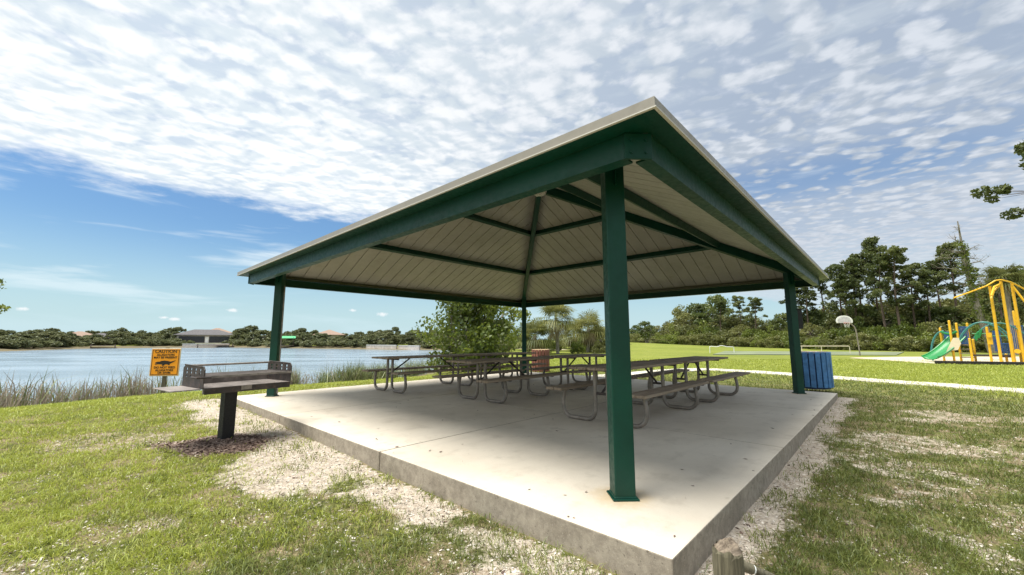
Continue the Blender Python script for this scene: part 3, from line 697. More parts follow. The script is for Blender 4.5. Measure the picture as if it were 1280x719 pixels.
# ------------------------------------------------------------------ wooden stump and fallen rail at the bottom right
sp = at_depth(892, 2.06); gz = h(sp[0], sp[1])
def post_():
    t = thing('wooden_post', 'short weathered round post with split top, in the grass by the slab corner', 'post', (sp[0], sp[1], gz), .4)
    n = 28; zt = .165 - gz; mb = MB(); rings = [-.1, 0, .1, zt * .5, zt * .8, zt - .02, zt]
    prof = [1 + .05 * math.sin(3 * 2 * PI * k / n) + random.uniform(-.045, .03) for k in range(n)]
    vs = []; 
    for i, z in enumerate(rings):
        for k in range(n):
            a = 2 * PI * k / n; r = .066 * prof[k] * (1 if i < 6 else .93); vs.append((math.cos(a) * r, math.sin(a) * r, z + (random.uniform(-.008, .012) if i >= 5 else 0)))
    fs = [(i * n + k, i * n + (k + 1) % n, (i + 1) * n + (k + 1) % n, (i + 1) * n + k) for i in range(len(rings) - 1) for k in range(n)]
    mb.add(vs, fs); obj('shaft', mb, M['postwood'], t)
    tp = MB(); vs = []; rr = [.062, .048, .034, .02, .008]
    for j, r in enumerate(rr):
        for k in range(n):
            a = 2 * PI * k / n; vs.append((math.cos(a) * r * prof[k], math.sin(a) * r * prof[k], zt + [-.004, .012, .018, .022, .024][j] + .011 * math.sin(r * 420 + k * .2) + random.uniform(-.004, .004) + .012 * math.sin(a + 2)))
    fs = [(i * n + k, i * n + (k + 1) % n, (i + 1) * n + (k + 1) % n, (i + 1) * n + k) for i in range(len(rr) - 1) for k in range(n)] + [tuple((len(rr) - 1) * n + k for k in range(n))]
    tp.add(vs, fs); obj('top', tp, M['endgrain'], t)
post_()
def rail_():
    a = on_z(925, 706, gz + .10); b = on_z(968, 722, gz + .03)
    t = thing('broken_rail', 'dark broken round rail lying low against the short wooden post', 'rail', tuple(a))
    d = Vector(b - a); mb = MB(); mb.tube([Vector((0, 0, 0)), d * .35, d * .36, d * .8, d], [.028, .027, .022, .02, .014], 9); obj('bar', mb, M['postwood'], t, smooth=True)
    m2 = MB(); m2.tube([d * .36, d * .40], .0235, 10); obj('band', m2, M['white'], t)
rail_()

# ------------------------------------------------------------------ basketball hoop, goals
def hoop():
    p = at_depth(1073, 36.5); z = h(p[0], p[1])
    t = thing('basketball_hoop', 'white fan backboard on a curved steel pole at the court edge', 'basketball hoop', (p[0], p[1], z), R(-14))
    P = MB(); P.tube([(0, 0, 0), (-.05, 0, 1.2), (-.12, 0, 2.3), (-.22, 0, 2.62), (-.45, 0, 2.86), (-.75, 0, 2.95)], .055, 8); obj('pole', P, M['steel'], t, smooth=True)
    b = MB(); pts = []
    for k in range(17): a = R(-20) + k * R(220) / 16; pts.append((-.95 + math.cos(a) * .66, 3.12 + math.sin(a) * .50))
    b.poly(pts, -.03, .03, 'xz'); bo = obj('backboard', b, M['white'], t)
    q_ = MB()
    pp_ = [(x * .82 + -.95 * .18, zz * .82 + 3.12 * .18) for x, zz in pts]; q_.poly(pp_, -.04, -.032, 'xz'); obj('backboard_face', q_, paint('grey_backboard_face', (.50, .50, .52), .5), bo)
    r = MB(); r.tube([(-.95 + math.cos(k * PI / 8) * .23, -.34 + math.sin(k * PI / 8) * .23, 2.93) for k in range(17)], .012, 6); r.beam((-.95, -.04, 2.93), (-.95, -.12, 2.93), .1, .05); obj('rim', r, paint('rim_orange', (.5, .1, .03), .5), t)
    n = MB()
    for k in range(8): a = k * PI / 4; n.tube([(-.95 + math.cos(a) * .225, -.34 + math.sin(a) * .225, 2.93), (-.95 + math.cos(a + .4) * .13, -.34 + math.sin(a + .4) * .13, 2.55)], .008, 4)
    obj('net', n, M['white'], t)
hoop()
def goal():
    p0 = at_depth(886.5, 44); p1 = at_depth(916.5, 44); z = max(h(p0[0], p0[1]), h(p1[0], p1[1]))
    a = Vector(p0); b = Vector(p1); a.z = b.z = 0; d = (b - a); L = d.length
    t = thing('goal_frame', 'low white pipe goal with wavy top bar standing on the field', 'goal', (p0[0], p0[1], z - .1), math.atan2(d.y, d.x))
    f = MB(); f.tube([(0, 0, 0), (0, 0, .80)], .035, 7); f.tube([(L, 0, 0), (L, 0, .72)], .035, 7); obj('upright', f, M['white'], t)
    f = MB(); f.tube([(0, 0, .78), (.15, 0, .82), (L * .3, 0, .76), (L * .45, 0, .88), (L * .55, 0, .88), (L * .72, 0, .77), (L - .1, 0, .76), (L, 0, .70)], .035, 7); obj('top_bar', f, M['white'], t, smooth=True)
    f = MB(); 
    for s in (0, L): f.tube([(s, 0, .06), (s, .8, .05)], .025, 6)
    f.tube([(0, .8, .05), (L, .8, .05)], .025, 6); obj('ground_frame', f, M['white'], t)
    p0 = at_depth(1000, 41); p1 = at_depth(1061, 41); z = min(h(p0[0], p0[1]), h(p1[0], p1[1])); a = Vector(p0); b = Vector(p1); a.z = b.z = 0; d = b - a; L = d.length
    t = thing('pipe_barrier', 'long low pale pipe rail across the far court behind the blue bin', 'rail', (p0[0], p0[1], z), math.atan2(d.y, d.x))
    f = MB(); f.tube([(0, 0, .80), (L - .1, 0, .80), (L, 0, .72)], .04, 7); obj('top_bar', f, M['cream'], t, smooth=True)
    for s in (.1, L * .42, L):
        f = MB(); f.tube([(s, 0, 0), (s, 0, .78)], .035, 7); f.box((s, 0, .02), (.4, .3, .03)); obj('upright', f, M['cream'], t)
goal()

# ------------------------------------------------------------------ playground
def playground():
    D0 = 25.0; O = at_depth(1220, D0); z = PZ; k_ = D0 / FPX
    az0 = math.atan((1220 - 640) / FPX); DS = D0 / math.cos(az0); rzp = -YAW - az0
    t = thing('play_structure', 'low climbing frame with green slide, blue panels and yellow posts', 'play structure', (O[0], O[1], z), rzp)
    X = lambda px: DS * math.tan(math.atan((px - 640) / FPX) - az0)
    Zy = lambda py: CAM[2] + (425.2 - py) * k_ - z
    def P(px, py, dy=0.):
        dd = (D0 - X(px) * math.sin(az0)) * (1 + dy / DS); return Vector((X(px) * (1 + dy / DS), dy, max(.02, CAM[2] + (425.2 - py) * dd / FPX - z)))
    for px, top, dy in ((1177, 411, .8), (1189.5, 402, 0), (1198, 405, 1.2), (1211.5, 405, 1.4), (1212, 424, 0), (1216, 425, .7), (1235.5, 410, -.2), (1254.5, 443, .4), (1264, 418, .3), (1272, 390, 1.5)):
        f = MB(); p = P(px, top, dy); f.tube([(p.x, dy, 0), (p.x, dy, p.z)], .058, 10); f.tube([(p.x, dy, p.z), (p.x, dy, p.z + .04)], [.066, .03], 10); obj('post', f, M['yellow'], t, smooth=True)
    # slide: wide curved bed with rails
    s = MB(); n = 10; rows = []
    for i in range(n + 1):
        a = i / n; zz = 1.25 * (1 - a) ** 1.35 + .12; x = X(1192) - a * 1.25; y = .5 - a * 1.3
        rows.append((x, y, zz))
    vs = []; wv = Vector((.75, -.35, 0))
    for (x, y, zz) in rows:
        for j in range(7):
            b = j / 6; dz = .16 * (abs(b - .5) * 2) ** 4 + .012 * math.sin(b * 6 * PI); vs.append((x + wv.x * (b - .3), y + wv.y * (b - .3), zz + dz))
    fs = [(i * 7 + j, i * 7 + j + 1, (i + 1) * 7 + j + 1, (i + 1) * 7 + j) for i in range(n) for j in range(6)]
    s.add(vs, fs); so = obj('slide', s, M['pgreen'], t, smooth=True); md = so.modifiers.new('s', 'SOLIDIFY'); md.thickness = .05
    s = MB(); s.tube([Vector(vs[i * 7 + 6]) + Vector((0, 0, .05)) for i in range(n + 1)], .05, 6); s.tube([Vector(vs[i * 7]) + Vector((0, 0, .05)) for i in range(n + 1)], .05, 6); obj('slide_rail', s, M['pgreen'], t, smooth=True)
    s = MB(); s.poly([(X(1192), 1.5), (X(1199), 1.5), (X(1201), 1.15), (X(1196), .75), (X(1188), .7), (X(1176), .2), (X(1185), .95)], -.35, -.27, 'xz'); obj('side_screen', s, M['cream'], t)
    # green hood, rocker panel
    hp = [P(1177, 415 + 3 * math.sin(k * PI / 8), .3) + Vector((k * (X(1198) - X(1177)) / 8, 0, 0)) for k in range(9)]
    s = MB(); s.tube(hp, .07, 7); obj('hood', s, M['pgreen'], t, smooth=True)
    s = MB(); s.box(((X(1180) + X(1189)) / 2, .6, 1.65), (X(1189) - X(1180), .04, .5)); obj('blue_panel', s, M['pblue'], t)
    # teal loop climber at the left
    for dy in (.4, 1.2):
        s = MB(); s.tube([P(1163 + 0 * k, 452, dy) if k == 0 else Vector((X(1161) + .7 * (1 - math.cos(k * PI / 16)), dy, .2 + 1.75 * math.sin(k * PI / 16))) for k in range(9)], .035, 7); obj('loop_rail', s, M['teal'], t, smooth=True)
    for k in range(1, 8):
        c = Vector((X(1161) + .7 * (1 - math.cos(k * PI / 16)), 0, .2 + 1.75 * math.sin(k * PI / 16))); s = MB(); s.tube([c + Vector((0, .4, 0)), c + Vector((0, 1.2, 0))], .02, 5); obj('loop_rung', s, M['teal'], t)
    # long arches
    for dy, xa, xb, hz in ((.2, 1198, 1262, 2.45), (1.3, 1199, 1268, 2.5), (.9, 1215, 1290, 2.4)):
        s = MB(); n = 14; s.tube([Vector((X(xa) + (X(xb) - X(xa)) * i / n, dy, 1.25 + (hz - 1.25) * math.sin(PI * i / n) ** .7)) for i in range(n + 1)], .035, 7); obj('arch_rail', s, M['teal'], t, smooth=True)
    for (xa, xb, z0, z1, dy) in ((1200, 1211, 1.15, 2.2, 1.3), (1250, 1262, .35, 1.15, .5), (1268, 1282, .8, 2.2, 1.0), (1243, 1252, .7, 1.9, 1.3)):
        s = MB(); n = 7
        for i in range(n): x = X(xa) + (X(xb) - X(xa)) * i / (n - 1); s.box((x, dy, (z0 + z1) / 2), (.035, .03, z1 - z0))
        for zz in (z0, z1): s.box(((X(xa) + X(xb)) / 2, dy, zz), (X(xb) - X(xa) + .06, .05, .06))
        obj('barrier', s, M['pblue'], t)
    for (px, py) in ((1222, 420), (1226, 417)):
        p = P(px, py, .1); s = MB(); s.poly([(p.x - .09, p.z - .3), (p.x - .11, p.z), (p.x + .03, p.z + .25), (p.x + .12, p.z + .2), (p.x + .06, p.z - .1), (p.x - .03, p.z - .33)], .06, .12, 'xz'); obj('leaf_step', s, M['pgreen'], t, bevel=.02)
    for (xa, xb, zz, dy) in ((1213, 1236, .42, .6), (1236, 1264, .42, .7), (1199, 1212, 1.05, 1.0), (1264, 1290, .75, .8)):
        s = MB(); s.box(((X(xa) + X(xb)) / 2, dy, zz), (X(xb) - X(xa), 1.1, .09)); obj('deck', s, M['dark'], t)
    for (xa, xb, zz) in ((1216, 1236, 1.75), (1236, 1264, 1.6)):
        s = MB(); s.tube([(X(xa), .1, zz), (X(xb), .1, zz)], .03, 6); obj('handrail', s, M['pgreen'], t)
    s = MB(); s.box((X(1237), -.32, 1.45), (.22, .06, .7)); s.tube([(X(1237), -.36, 1.6), (X(1237), -.44, 1.6)], .09, 12); obj('wheel_panel', s, M['yellow'], t)
    s = MB(); s.tube([(X(1269), -.3, .72), (X(1269), -.42, .72)], .13, 14); obj('steering_wheel', s, M['yellow'], t)
    # steps
    s = MB()
    for k in range(4): s.box((X(1206), .3 + .0 * k, .28 + k * .26), (.55, .25, .05))
    obj('steps', s, M['steel'], t)
    # tall overhead frame
    T = thing('overhead_climber', 'tall yellow frame with sloping overhead double rails above the play area', 'climbing frame', (O[0], O[1], z), rzp)
    for px, top, dy, bot in ((1247.5, 358, -.6, 0), (1262.5, 352, -.4, 0), (1276, 354, .2, 0), (1274.5, 391, 1.0, 0)):
        p = P(px, top, dy); f = MB(); f.tube([(p.x, dy, 0), (p.x, dy, p.z)], .066, 10); obj('post', f, M['yellow'], T, smooth=True)
    for off in (-.14, .14):
        pts = [P(1200, 373, -2.4 + off * 2), P(1225, 364.5, -1.5 + off), P(1243, 358, -.6 + off), P(1256, 351, -.5 + off), P(1263, 350, -.4 + off), P(1275, 353, 0 + off), P(1295, 364, .6 + off)]
        f = MB(); f.tube(pts, .04, 8); obj('overhead_rail', f, M['yellow'], T, smooth=True)
    for i in range(8):
        a = P(1206 + i * 5.2, 371.2 - i * 1.85, -2.2 + i * .2); f = MB(); f.tube([a + Vector((0, -.25, 0)), a + Vector((0, .2, 0))], .02, 5); obj('rung', f, M['yellow'], T)
    f = MB(); f.tube([P(1260, 357, -.5), P(1252, 364, -.7), P(1247, 374, -.9)], .05, 7); f.tube([P(1262, 355, -.4), P(1253, 359, -.9), P(1248, 370, -1.2)], .05, 7); f.tube([P(1276, 357, 0), P(1290, 380, 0)], .05, 7); obj('hand_grips', f, M['yellow'], T, smooth=True)
playground()

# ------------------------------------------------------------------ vegetation
def leaf_quads(cent, size, asp=1.6, jit=.35, droop=0.):
    n = len(cent); a = rng.normal(size=(n, 3)); a /= np.linalg.norm(a, axis=1, keepdims=True)
    if droop: a[:, 2] -= droop; a /= np.linalg.norm(a, axis=1, keepdims=True)
    b = rng.normal(size=(n, 3)); b -= (b * a).sum(1, keepdims=True) * a; b /= np.linalg.norm(b, axis=1, keepdims=True)
    s = size * (1 + jit * rng.uniform(-1, 1, (n, 1))); a = a * s * asp * .5; b = b * s * .5
    v = np.stack([cent - a, cent + b * .9 - a * .1, cent + a, cent - b * .9 - a * .1], 1).reshape(-1, 3)
    return v, np.arange(4 * n).reshape(n, 4)
def clump(c, r, n, hollow=.35):       # points in an ellipsoid shell-ish volume
    d = rng.normal(size=(n, 3)); d /= np.linalg.norm(d, axis=1, keepdims=True); t = (hollow + (1 - hollow) * rng.random((n, 1))) ** .6
    return np.array(c) + d * t * np.array(r)
def limb(mb, a, b, r0, r1, bend=.1, n=5, sides=6):
    a = Vector(a); b = Vector(b); off = Vector((random.uniform(-1, 1), random.uniform(-1, 1), random.uniform(-.2, .6))) * (b - a).length * bend; pts = []
    for i in range(n + 1):
        t = i / n; pts.append(a.lerp(b, t) + off * math.sin(PI * t))
    mb.tube(pts, [r0 + (r1 - r0) * i / n for i in range(n + 1)], sides); return pts
def build_tree(name, mbt, barkm, V, leafm, stems='trunk', crown='crown'):
    t = bpy.data.objects.new(name, None); C.objects.link(t)
    if mbt is not None: obj(stems, mbt, barkm, t, smooth=True)
    if V is not None: npmesh(crown, V[0], V[1], leafm, t)
    return t
def merge(parts):
    vs = []; fs = []; b = 0
    for v, f in parts: vs.append(v); fs.append(f + b); b += len(v)
    return np.concatenate(vs), np.concatenate(fs)
def pine(H=14., seed=0, dense=1., bottom=.5, lsz=.20):
    random.seed(seed); mb = MB(); parts = []; lean = Vector((random.uniform(-.6, .6), random.uniform(-.4, .4), H))
    tr = limb(mb, (0, 0, -.3), lean, .19, .05, .03, 8, 8)
    nb = 17
    for i in range(nb):
        f = bottom + (1 - bottom) * (i / (nb - 1)) ** .9; k = f * 8; a0 = tr[min(int(k), 7)].lerp(tr[min(int(k) + 1, 8)], k - int(k))
        az = i * 2.4 + random.uniform(-.6, .6); L = (1 - (f - bottom) / (1 - bottom) * .72) * random.uniform(1.5, 3.1)
        e = a0 + Vector((math.cos(az) * L, math.sin(az) * L, L * random.uniform(.05, .55)))
        br = limb(mb, a0, e, .05, .018, .14, 4, 5)
        for j in range(random.randint(3, 4)):
            q_ = br[random.choice([2, 3, 4, 4])] + Vector((random.uniform(-.75, .75), random.uniform(-.75, .75), random.uniform(-.05, .5)))
            r = random.uniform(.35, .72); limb(mb, br[2], q_, .018, .008, .1, 2, 4)
            parts.append(leaf_quads(clump(q_, (r * .82, r * .82, r * .66), int(42 * dense * (r / .5) ** 2)), lsz, 1.7))
    for j in range(4):
        q_ = tr[-1] + Vector((random.uniform(-.6, .6), random.uniform(-.6, .6), random.uniform(-.3, .4))); parts.append(leaf_quads(clump(q_, (.6, .6, .35), int(80 * dense)), lsz, 1.7))
    return mb, merge(parts)
def round_tree(H=8., Wd=5., seed=0, n=34, lsz=.22, base=.15, per=95, trunk_r=.14):
    random.seed(seed); mb = MB(); parts = []
    nst = random.choice([2, 3, 4]); ends = []
    for s in range(nst):
        az = s * 2 * PI / nst + random.random(); e = (math.cos(az) * Wd * .2, math.sin(az) * Wd * .2, H * random.uniform(.5, .7)); ends.append(limb(mb, (math.cos(az) * .08, math.sin(az) * .08, -.2), e, trunk_r, trunk_r * .35, .08, 6, 6))
    for i in range(n):
        zz = base + (1 - base) * random.random() ** .8; prof = math.sin(PI * min(1, .18 + zz * .80)) ** .6
        az = random.uniform(0, 2 * PI); rr = Wd * .5 * prof * math.sqrt(random.random()) * 1.0
        q_ = Vector((math.cos(az) * rr, math.sin(az) * rr, zz * H * .93)); r = Wd * random.uniform(.10, .19)
        st = random.choice(ends); limb(mb, st[random.choice([3, 4, 5])], q_, trunk_r * .25, .012, .12, 3, 4)
        parts.append(leaf_quads(clump(q_, (r, r, r * .8), per), lsz, 1.5))
    return mb, merge(parts)
def shrub(H=2.2, Wd=3., seed=0, n=26, lsz=.15, per=85):
    random.seed(seed); mb = MB(); parts = []
    for i in range(n):
        az = random.uniform(0, 2 * PI); rr = Wd * .5 * math.sqrt(random.random()); zz = H * (.12 + .8 * random.random() * (1 - (rr / (Wd * .5)) ** 2 * .6)); q_ = Vector((math.cos(az) * rr, math.sin(az) * rr, zz))
        if i < 9: limb(mb, (q_.x * .2, q_.y * .2, -.15), q_, .035, .01, .1, 3, 4)
        r = random.uniform(.3, .55) * Wd / 3; parts.append(leaf_quads(clump(q_, (r, r, r * .85), per), lsz, 1.5))
    return mb, merge(parts)
def fan_palm(H=5., seed=0, nf=34, fr=1.15, trunk_r=.16):
    random.seed(seed); mb = MB(); tr = limb(mb, (0, 0, -.2), (random.uniform(-.2, .2), 0, H), trunk_r * 1.1, trunk_r, .02, 7, 9)
    top = tr[-1]; V = []; F = []; Vd = []; Fd = []
    def frond(V, F, el, az, L, fold, wd):
        d = Vector((math.cos(az) * math.cos(el), math.sin(az) * math.cos(el), math.sin(el))); st = top + Vector((0, 0, random.uniform(-.35, .15)))
        hub = st + d * L * .5; hub.z -= .05; up = Vector((0, 0, 1)); side = d.cross(up).normalized(); nrm = side.cross(d)
        b = len(V); V += [st + side * .02, st - side * .02, hub - side * .02, hub + side * .02]; F.append((b, b + 1, b + 2, b + 3))
        for k in range(17):
            a = R(-115 + k * 230 / 16); dd = (d * math.cos(a) + side * math.sin(a)).normalized(); ll = L * .62 * (.7 + .3 * math.cos(a * .6)) * random.uniform(.9, 1.08)
            p1 = hub + dd * ll * .6 + nrm * fold * random.uniform(-.04, .04); p2 = hub + dd * ll + Vector((0, 0, -ll * wd)); wv_ = dd.cross(nrm).normalized() * .045
            b = len(V); V += [hub, p1 + wv_, p2, p1 - wv_]; F.append((b, b + 1, b + 2, b + 3))
    for i in range(nf):
        el = R(random.uniform(-30, 80)); frond(V, F, el, i * 2.4 + random.uniform(-.3, .3), fr * random.uniform(.85, 1.15), 1., .25 + .3 * (el < 0))
    for i in range(9): frond(Vd, Fd, R(random.uniform(-80, -45)), i * 2.4, fr * random.uniform(.7, .9), 1., .3)
    return mb, (np.array([tuple(v) for v in V]), np.array(F)), (np.array([tuple(v) for v in Vd]), np.array(Fd))
protos = {}
def proto(key, fn, barkm, leafm, name):
    mb, V = fn; t = build_tree(name, mb, barkm, V, leafm); protos[key] = t; t['fresh'] = 1; return t
def place(key, px, depth, H, Wd, label, cat, group=None, name=None, dz=0., refH=1., refW=1., mt=None):
    src = protos[key]; t = src if src.get('fresh') else copy_tree(src)
    if src.get('fresh'): del src['fresh']
    if 'fresh' in t: del t['fresh']
    p = at_depth(px, depth) if not isinstance(px, tuple) else px
    t.location = (p[0], p[1], h(p[0], p[1]) - .05 + dz); t.rotation_euler = (0, 0, random.uniform(0, 2 * PI)); t.scale = (Wd / refW, Wd / refW, H / refH)
    if name: t.name = name
    if mt is not None:
        for ch in [k for k in bpy.data.objects if k.parent == t]:
            if ch.name.startswith('crown'): ch.data = ch.data.copy() if ch.data.users == 1 and False else ch.data
    for k in ('group',): 
        if k in t: del t[k]
    return tag(t, label, cat, group)
for s in range(3): proto(f'pine{s}', pine(14., 40 + s, 1., .45 + .06 * s), M['bark'], M['pine'], 'pine_tree')
for s in range(3): proto(f'round{s}', round_tree(8., 6., 60 + s, 34, .24), M['barkg'], M['leafd'], 'leafy_tree')
for s in range(2): proto(f'olive{s}', round_tree(7., 6., 70 + s, 40, .22, .05), M['barkg'], M['leafo'], 'leafy_tree')
for s in range(2): proto(f'under{s}', shrub(4., 5., 80 + s, 34, .20, 90), M['barkg'], M['leafo'], 'shrub')
for s in range(2): proto(f'bright{s}', shrub(3.6, 4.6, 90 + s, 30, .19, 90), M['barkg'], M['leafm'], 'shrub')
for s in range(3): proto(f'far{s}', round_tree(6., 6., 110 + s, 26, .42, .0, 60), M['barkg'], M['leaff'], 'far_shore_tree')
for s in range(2): proto(f'farb{s}', shrub(3., 6., 120 + s, 22, .40, 60), M['barkg'], M['leaff'], 'far_shore_shrub')

# far shore tree line
prof = [(0, 412), (30, 414), (58, 407), (75, 412), (100, 416), (120, 414), (135, 412), (158, 408), (180, 415), (200, 413), (220, 409), (238, 416), (262, 417), (285, 415), (300, 412), (314, 407), (330, 411), (350, 413), (372, 412), (398, 411), (415, 416), (432, 415), (455, 412), (475, 412), (498, 410), (520, 412), (540, 414), (560, 412), (600, 410)]
def ptop(x): 
    return float(np.interp(x, [a for a, b in prof], [b for a, b in prof]))
def shore_depth(px):    # depth where the sight line leaves the far side of the lake
    for d in range(60, 240, 2):
        p = at_depth(px, d)
        if float(lake_sd(np.array([p[0]]), np.array([p[1]]))[0]) > 2: return float(d)
    return 110.
random.seed(5)
def seg(px):
    return ('among the trees left of the grey-roofed lake house' if px < 222 else 'between the grey-roofed lake house and the left shelter post' if px < 332 else 'between the left shelter post and the pale seawall' if px < 455 else 'above the pale seawall across the lake' if px < 530 else 'on the far bank seen past the leafy shore tree')
px = -30.
while px < 625:
    sd0 = shore_depth(px)
    for row in range(2):
        x_ = px + random.uniform(-6, 6); dd = sd0 + 7 + row * 14 + random.uniform(-3, 3)
        if 222 < x_ < 292 and row == 0: continue
        if 222 < x_ < 292: dd = sd0 + 48
        z0 = h(*at_depth(x_, dd)[:2]); H = (425.2 - ptop(x_) + random.uniform(-2.2, 2.5)) * dd / FPX + CAM[2] - z0
        if row == 0: H *= random.uniform(.62, .92)
        place(f'far{random.randrange(3)}', x_, dd, max(2.5, H), max(5.5, H * random.uniform(1.0, 1.35)), ('smaller front-row tree ' if row == 0 else 'taller back-row tree ') + seg(x_), 'tree', ('front' if row == 0 else 'back') + ' row trees ' + seg(x_), refH=6.3, refW=6.)
    px += random.uniform(11, 15)
px = -30.
while px < 625:
    if not (226 < px < 290 or 458 < px < 526):
        sd0 = shore_depth(px); place(f'farb{random.randrange(2)}', px, sd0 + 2.5, random.uniform(1.8, 2.8), random.uniform(5, 7), 'waterline bush ' + seg(px), 'shrub', 'waterline bushes ' + seg(px), refH=3.2, refW=6.)
    px += random.uniform(13, 19)

# right-hand wood: understory, then pines
random.seed(9)
def wdepth(px): return float(np.interp(px, [780, 870, 960, 1050, 1150, 1280, 1400], [84, 78, 66, 56, 50, 44, 40]))
utop = [(785, 408), (800, 404), (830, 407), (842, 388), (862, 378), (900, 376), (930, 384), (960, 392), (1000, 385), (1050, 378), (1100, 368), (1150, 372), (1200, 362), (1240, 350), (1280, 342), (1340, 335)]
def wseg(px): return ('beyond the grassy hill left of the right-hand post' if px < 985 else 'behind the basketball court' if px < 1085 else 'between the hoop and the play area' if px < 1165 else 'behind the yellow and green play equipment')
for row in range(4):
    px = 782. + row * 4
    while px < 1380:
        dd = wdepth(px) + (0, 3.5, 8, 13)[row] + random.uniform(-1, 1); z0 = h(*at_depth(px, dd)[:2]); full = (425.2 - float(np.interp(px, [a for a, b in utop], [b for a, b in utop]))) * dd / FPX + CAM[2] - z0
        H = max(1.6, full * (.36, .62, .85, 1.02)[row] * random.uniform(.85, 1.12)); key = random.choice(['under0', 'under1', 'bright0', 'under1'] if row == 0 else ['under0', 'bright1', 'olive0', 'bright0'] if row == 1 else ['olive0', 'olive1', 'olive0', 'round2'])
        isS = key.startswith(('under', 'bright')); kindw = 'bush' if isS else 'leafy tree'
        rowd = ('low front-edge ', 'mid-height ', 'tall dense ', 'tallest rearmost ')[row]
        place(key, px, dd, H, max(3.6, H * random.uniform(.75, 1.05)), rowd + kindw + ' ' + wseg(px), 'shrub' if isS else 'tree', rowd + kindw + ' group ' + wseg(px), refH=4.2 if key.startswith('under') else 3.8 if isS else 7.6, refW=5. if isS else 6.)
        px += max(1.8, 1.35 + .55 * H * .5) * FPX / dd * (.95 if row < 2 else 1.0)
pines = [(948, 372, 'slim pine just left of the right-hand post'), (1000, 352, 'pine directly behind the right-hand post'), (1030, 338, 'pine rising left of the hoop, against the roof corner'), (1052, 330, 'pine with open crown above the basketball backboard'), (1072, 322, 'pine just right of the backboard'), (1098, 297, 'tallest round-headed pine right of the roof corner'), (1130, 306, 'broad-crowned pine next to the tallest one'), (1148, 330, 'shorter pine in the gap left of the slide'), (1196, 304, 'umbrella-shaped pine above the green slide'), (1262, 336, 'pine behind the tall yellow frame'), (1015, 345, 'narrow pine just right of the right-hand post'), (1085, 318, 'pine crowded against the left side of the tallest pine'), (1112, 315, 'pine crowded against the right side of the tallest pine'), (1165, 338, 'low pine above the slide, left of the umbrella-shaped one'), (1180, 325, 'pine touching the left side of the umbrella-shaped one'), (1060, 345, 'low pine whose crown fills the gap over the hoop'), (1280, 350, 'pine at the right edge behind the yellow frame'), (875, 382, 'first pine over the grassy hill'), (903, 376, 'second pine over the grassy hill'), (925, 370, 'third pine over the grassy hill')]
for i, (px, ty, lab) in enumerate(pines):
    dd = wdepth(px) + 4 + (i % 3) * 2.5; z0 = h(*at_depth(px, dd)[:2]); H = (425.2 - ty) * dd / FPX + CAM[2] - z0
    place(f'pine{i % 3}', px, dd, H, min(9.3, 3 + H * .43) , lab, 'pine tree', 'pines in the wood on the right', refH=14.4, refW=9.)
# near pine at the right edge, mostly outside the frame
mb, V = pine(15., 77, 2.4, .60, .15); t = build_tree('pine_tree', mb, M['bark'], V, M['pine']); protos['edge'] = t; t['fresh'] = 1
place('edge', 1384, 33, 20.8, 1.55, 'large pine branch reaching in high at the right edge', 'pine tree', None, refH=15.2, refW=1.)
# dead snag with vines
def snag():
    random.seed(3); dd = 44.; p = at_depth(1240, dd); z = h(p[0], p[1]); H = (425.2 - 274) * dd / FPX + CAM[2] - z; mb = MB(); parts = []
    tr = limb(mb, (0, 0, -.3), (-1.9, 0, H), .40, .05, .05, 9, 8)
    for i in range(15):
        k = random.uniform(3.8, 8.8); a0 = tr[int(k)].lerp(tr[int(k) + 1], k - int(k)); s = random.choice([-1, -1, 1]); L = random.uniform(1.2, 3.4) * (1.25 - k / 14)
        e = a0 + Vector((s * L, random.uniform(-1, 1), L * random.uniform(-.05, .5))); br = limb(mb, a0, e, .07, .02, .16, 5, 5)
        for j in range(6):
            q0 = br[random.randint(2, 5)]; q1 = q0 + Vector((s * random.uniform(.1, .9), random.uniform(-.5, .5), random.uniform(-.3, .7))); b2 = limb(mb, q0, q1, .025, .008, .15, 3, 4)
            for l in range(3): limb(mb, b2[2], b2[2] + Vector((random.uniform(-.5, .5), random.uniform(-.3, .3), random.uniform(-.2, .5))), .012, .004, .1, 2, 3)
    a0 = tr[5]; limb(mb, a0, a0 + Vector((3.4, 0, .35)), .12, .04, .15, 6, 6)
    for i in range(60):
        k = random.uniform(1, 7.6); a0 = tr[int(k)].lerp(tr[int(k) + 1], k - int(k)); parts.append(leaf_quads(clump(a0 + Vector((random.uniform(-.35, .35), random.uniform(-.3, .3), 0)), (.4, .35, .6), 45), .15, 1.4))
    t = build_tree('dead_tree', mb, M['barkg'], merge(parts), M['leafm'], 'trunk', 'vines'); t.location = (p[0], p[1], z); tag(t, 'bare grey snag wrapped in vines above the play area', 'dead tree')
snag()
# palms
def palm(px, depth, ty, rad, lab, seed, name='cabbage_palm', tr=.16):
    p = at_depth(px, depth); z = h(p[0], p[1]); H = (425.2 - ty) * depth / FPX + CAM[2] - z
    mb, V, Vd = fan_palm(max(.6, H - rad * .75), seed, 44, rad, tr)
    t = bpy.data.objects.new(name, None); C.objects.link(t); t.location = (p[0], p[1], z); obj('trunk', mb, M['barkg'], t, smooth=True); npmesh('crown', *V, M['palm'], t); npmesh('dead_fronds', *Vd, M['palmdry'], t)
    tag(t, lab, 'palm tree', 'fan palms beyond the rear of the shelter')
palm(697, 42, 377, 2.3, 'tallest palm with a clear pale trunk behind the shelter', 1)
palm(734, 46, 392, 2.2, 'shaggy palm just right of the tallest palm', 2)
palm(670, 40, 401, 2.0, 'yellowish low palm above the red bin', 3)
palm(752, 48, 408, 2.1, 'low palm partly behind the big front post', 4)
palm(716, 50, 402, 2.0, 'palm tucked between two taller palms', 6)
palm(1268, 38, 330, 1.7, 'palm crown above the tall yellow frame', 5)
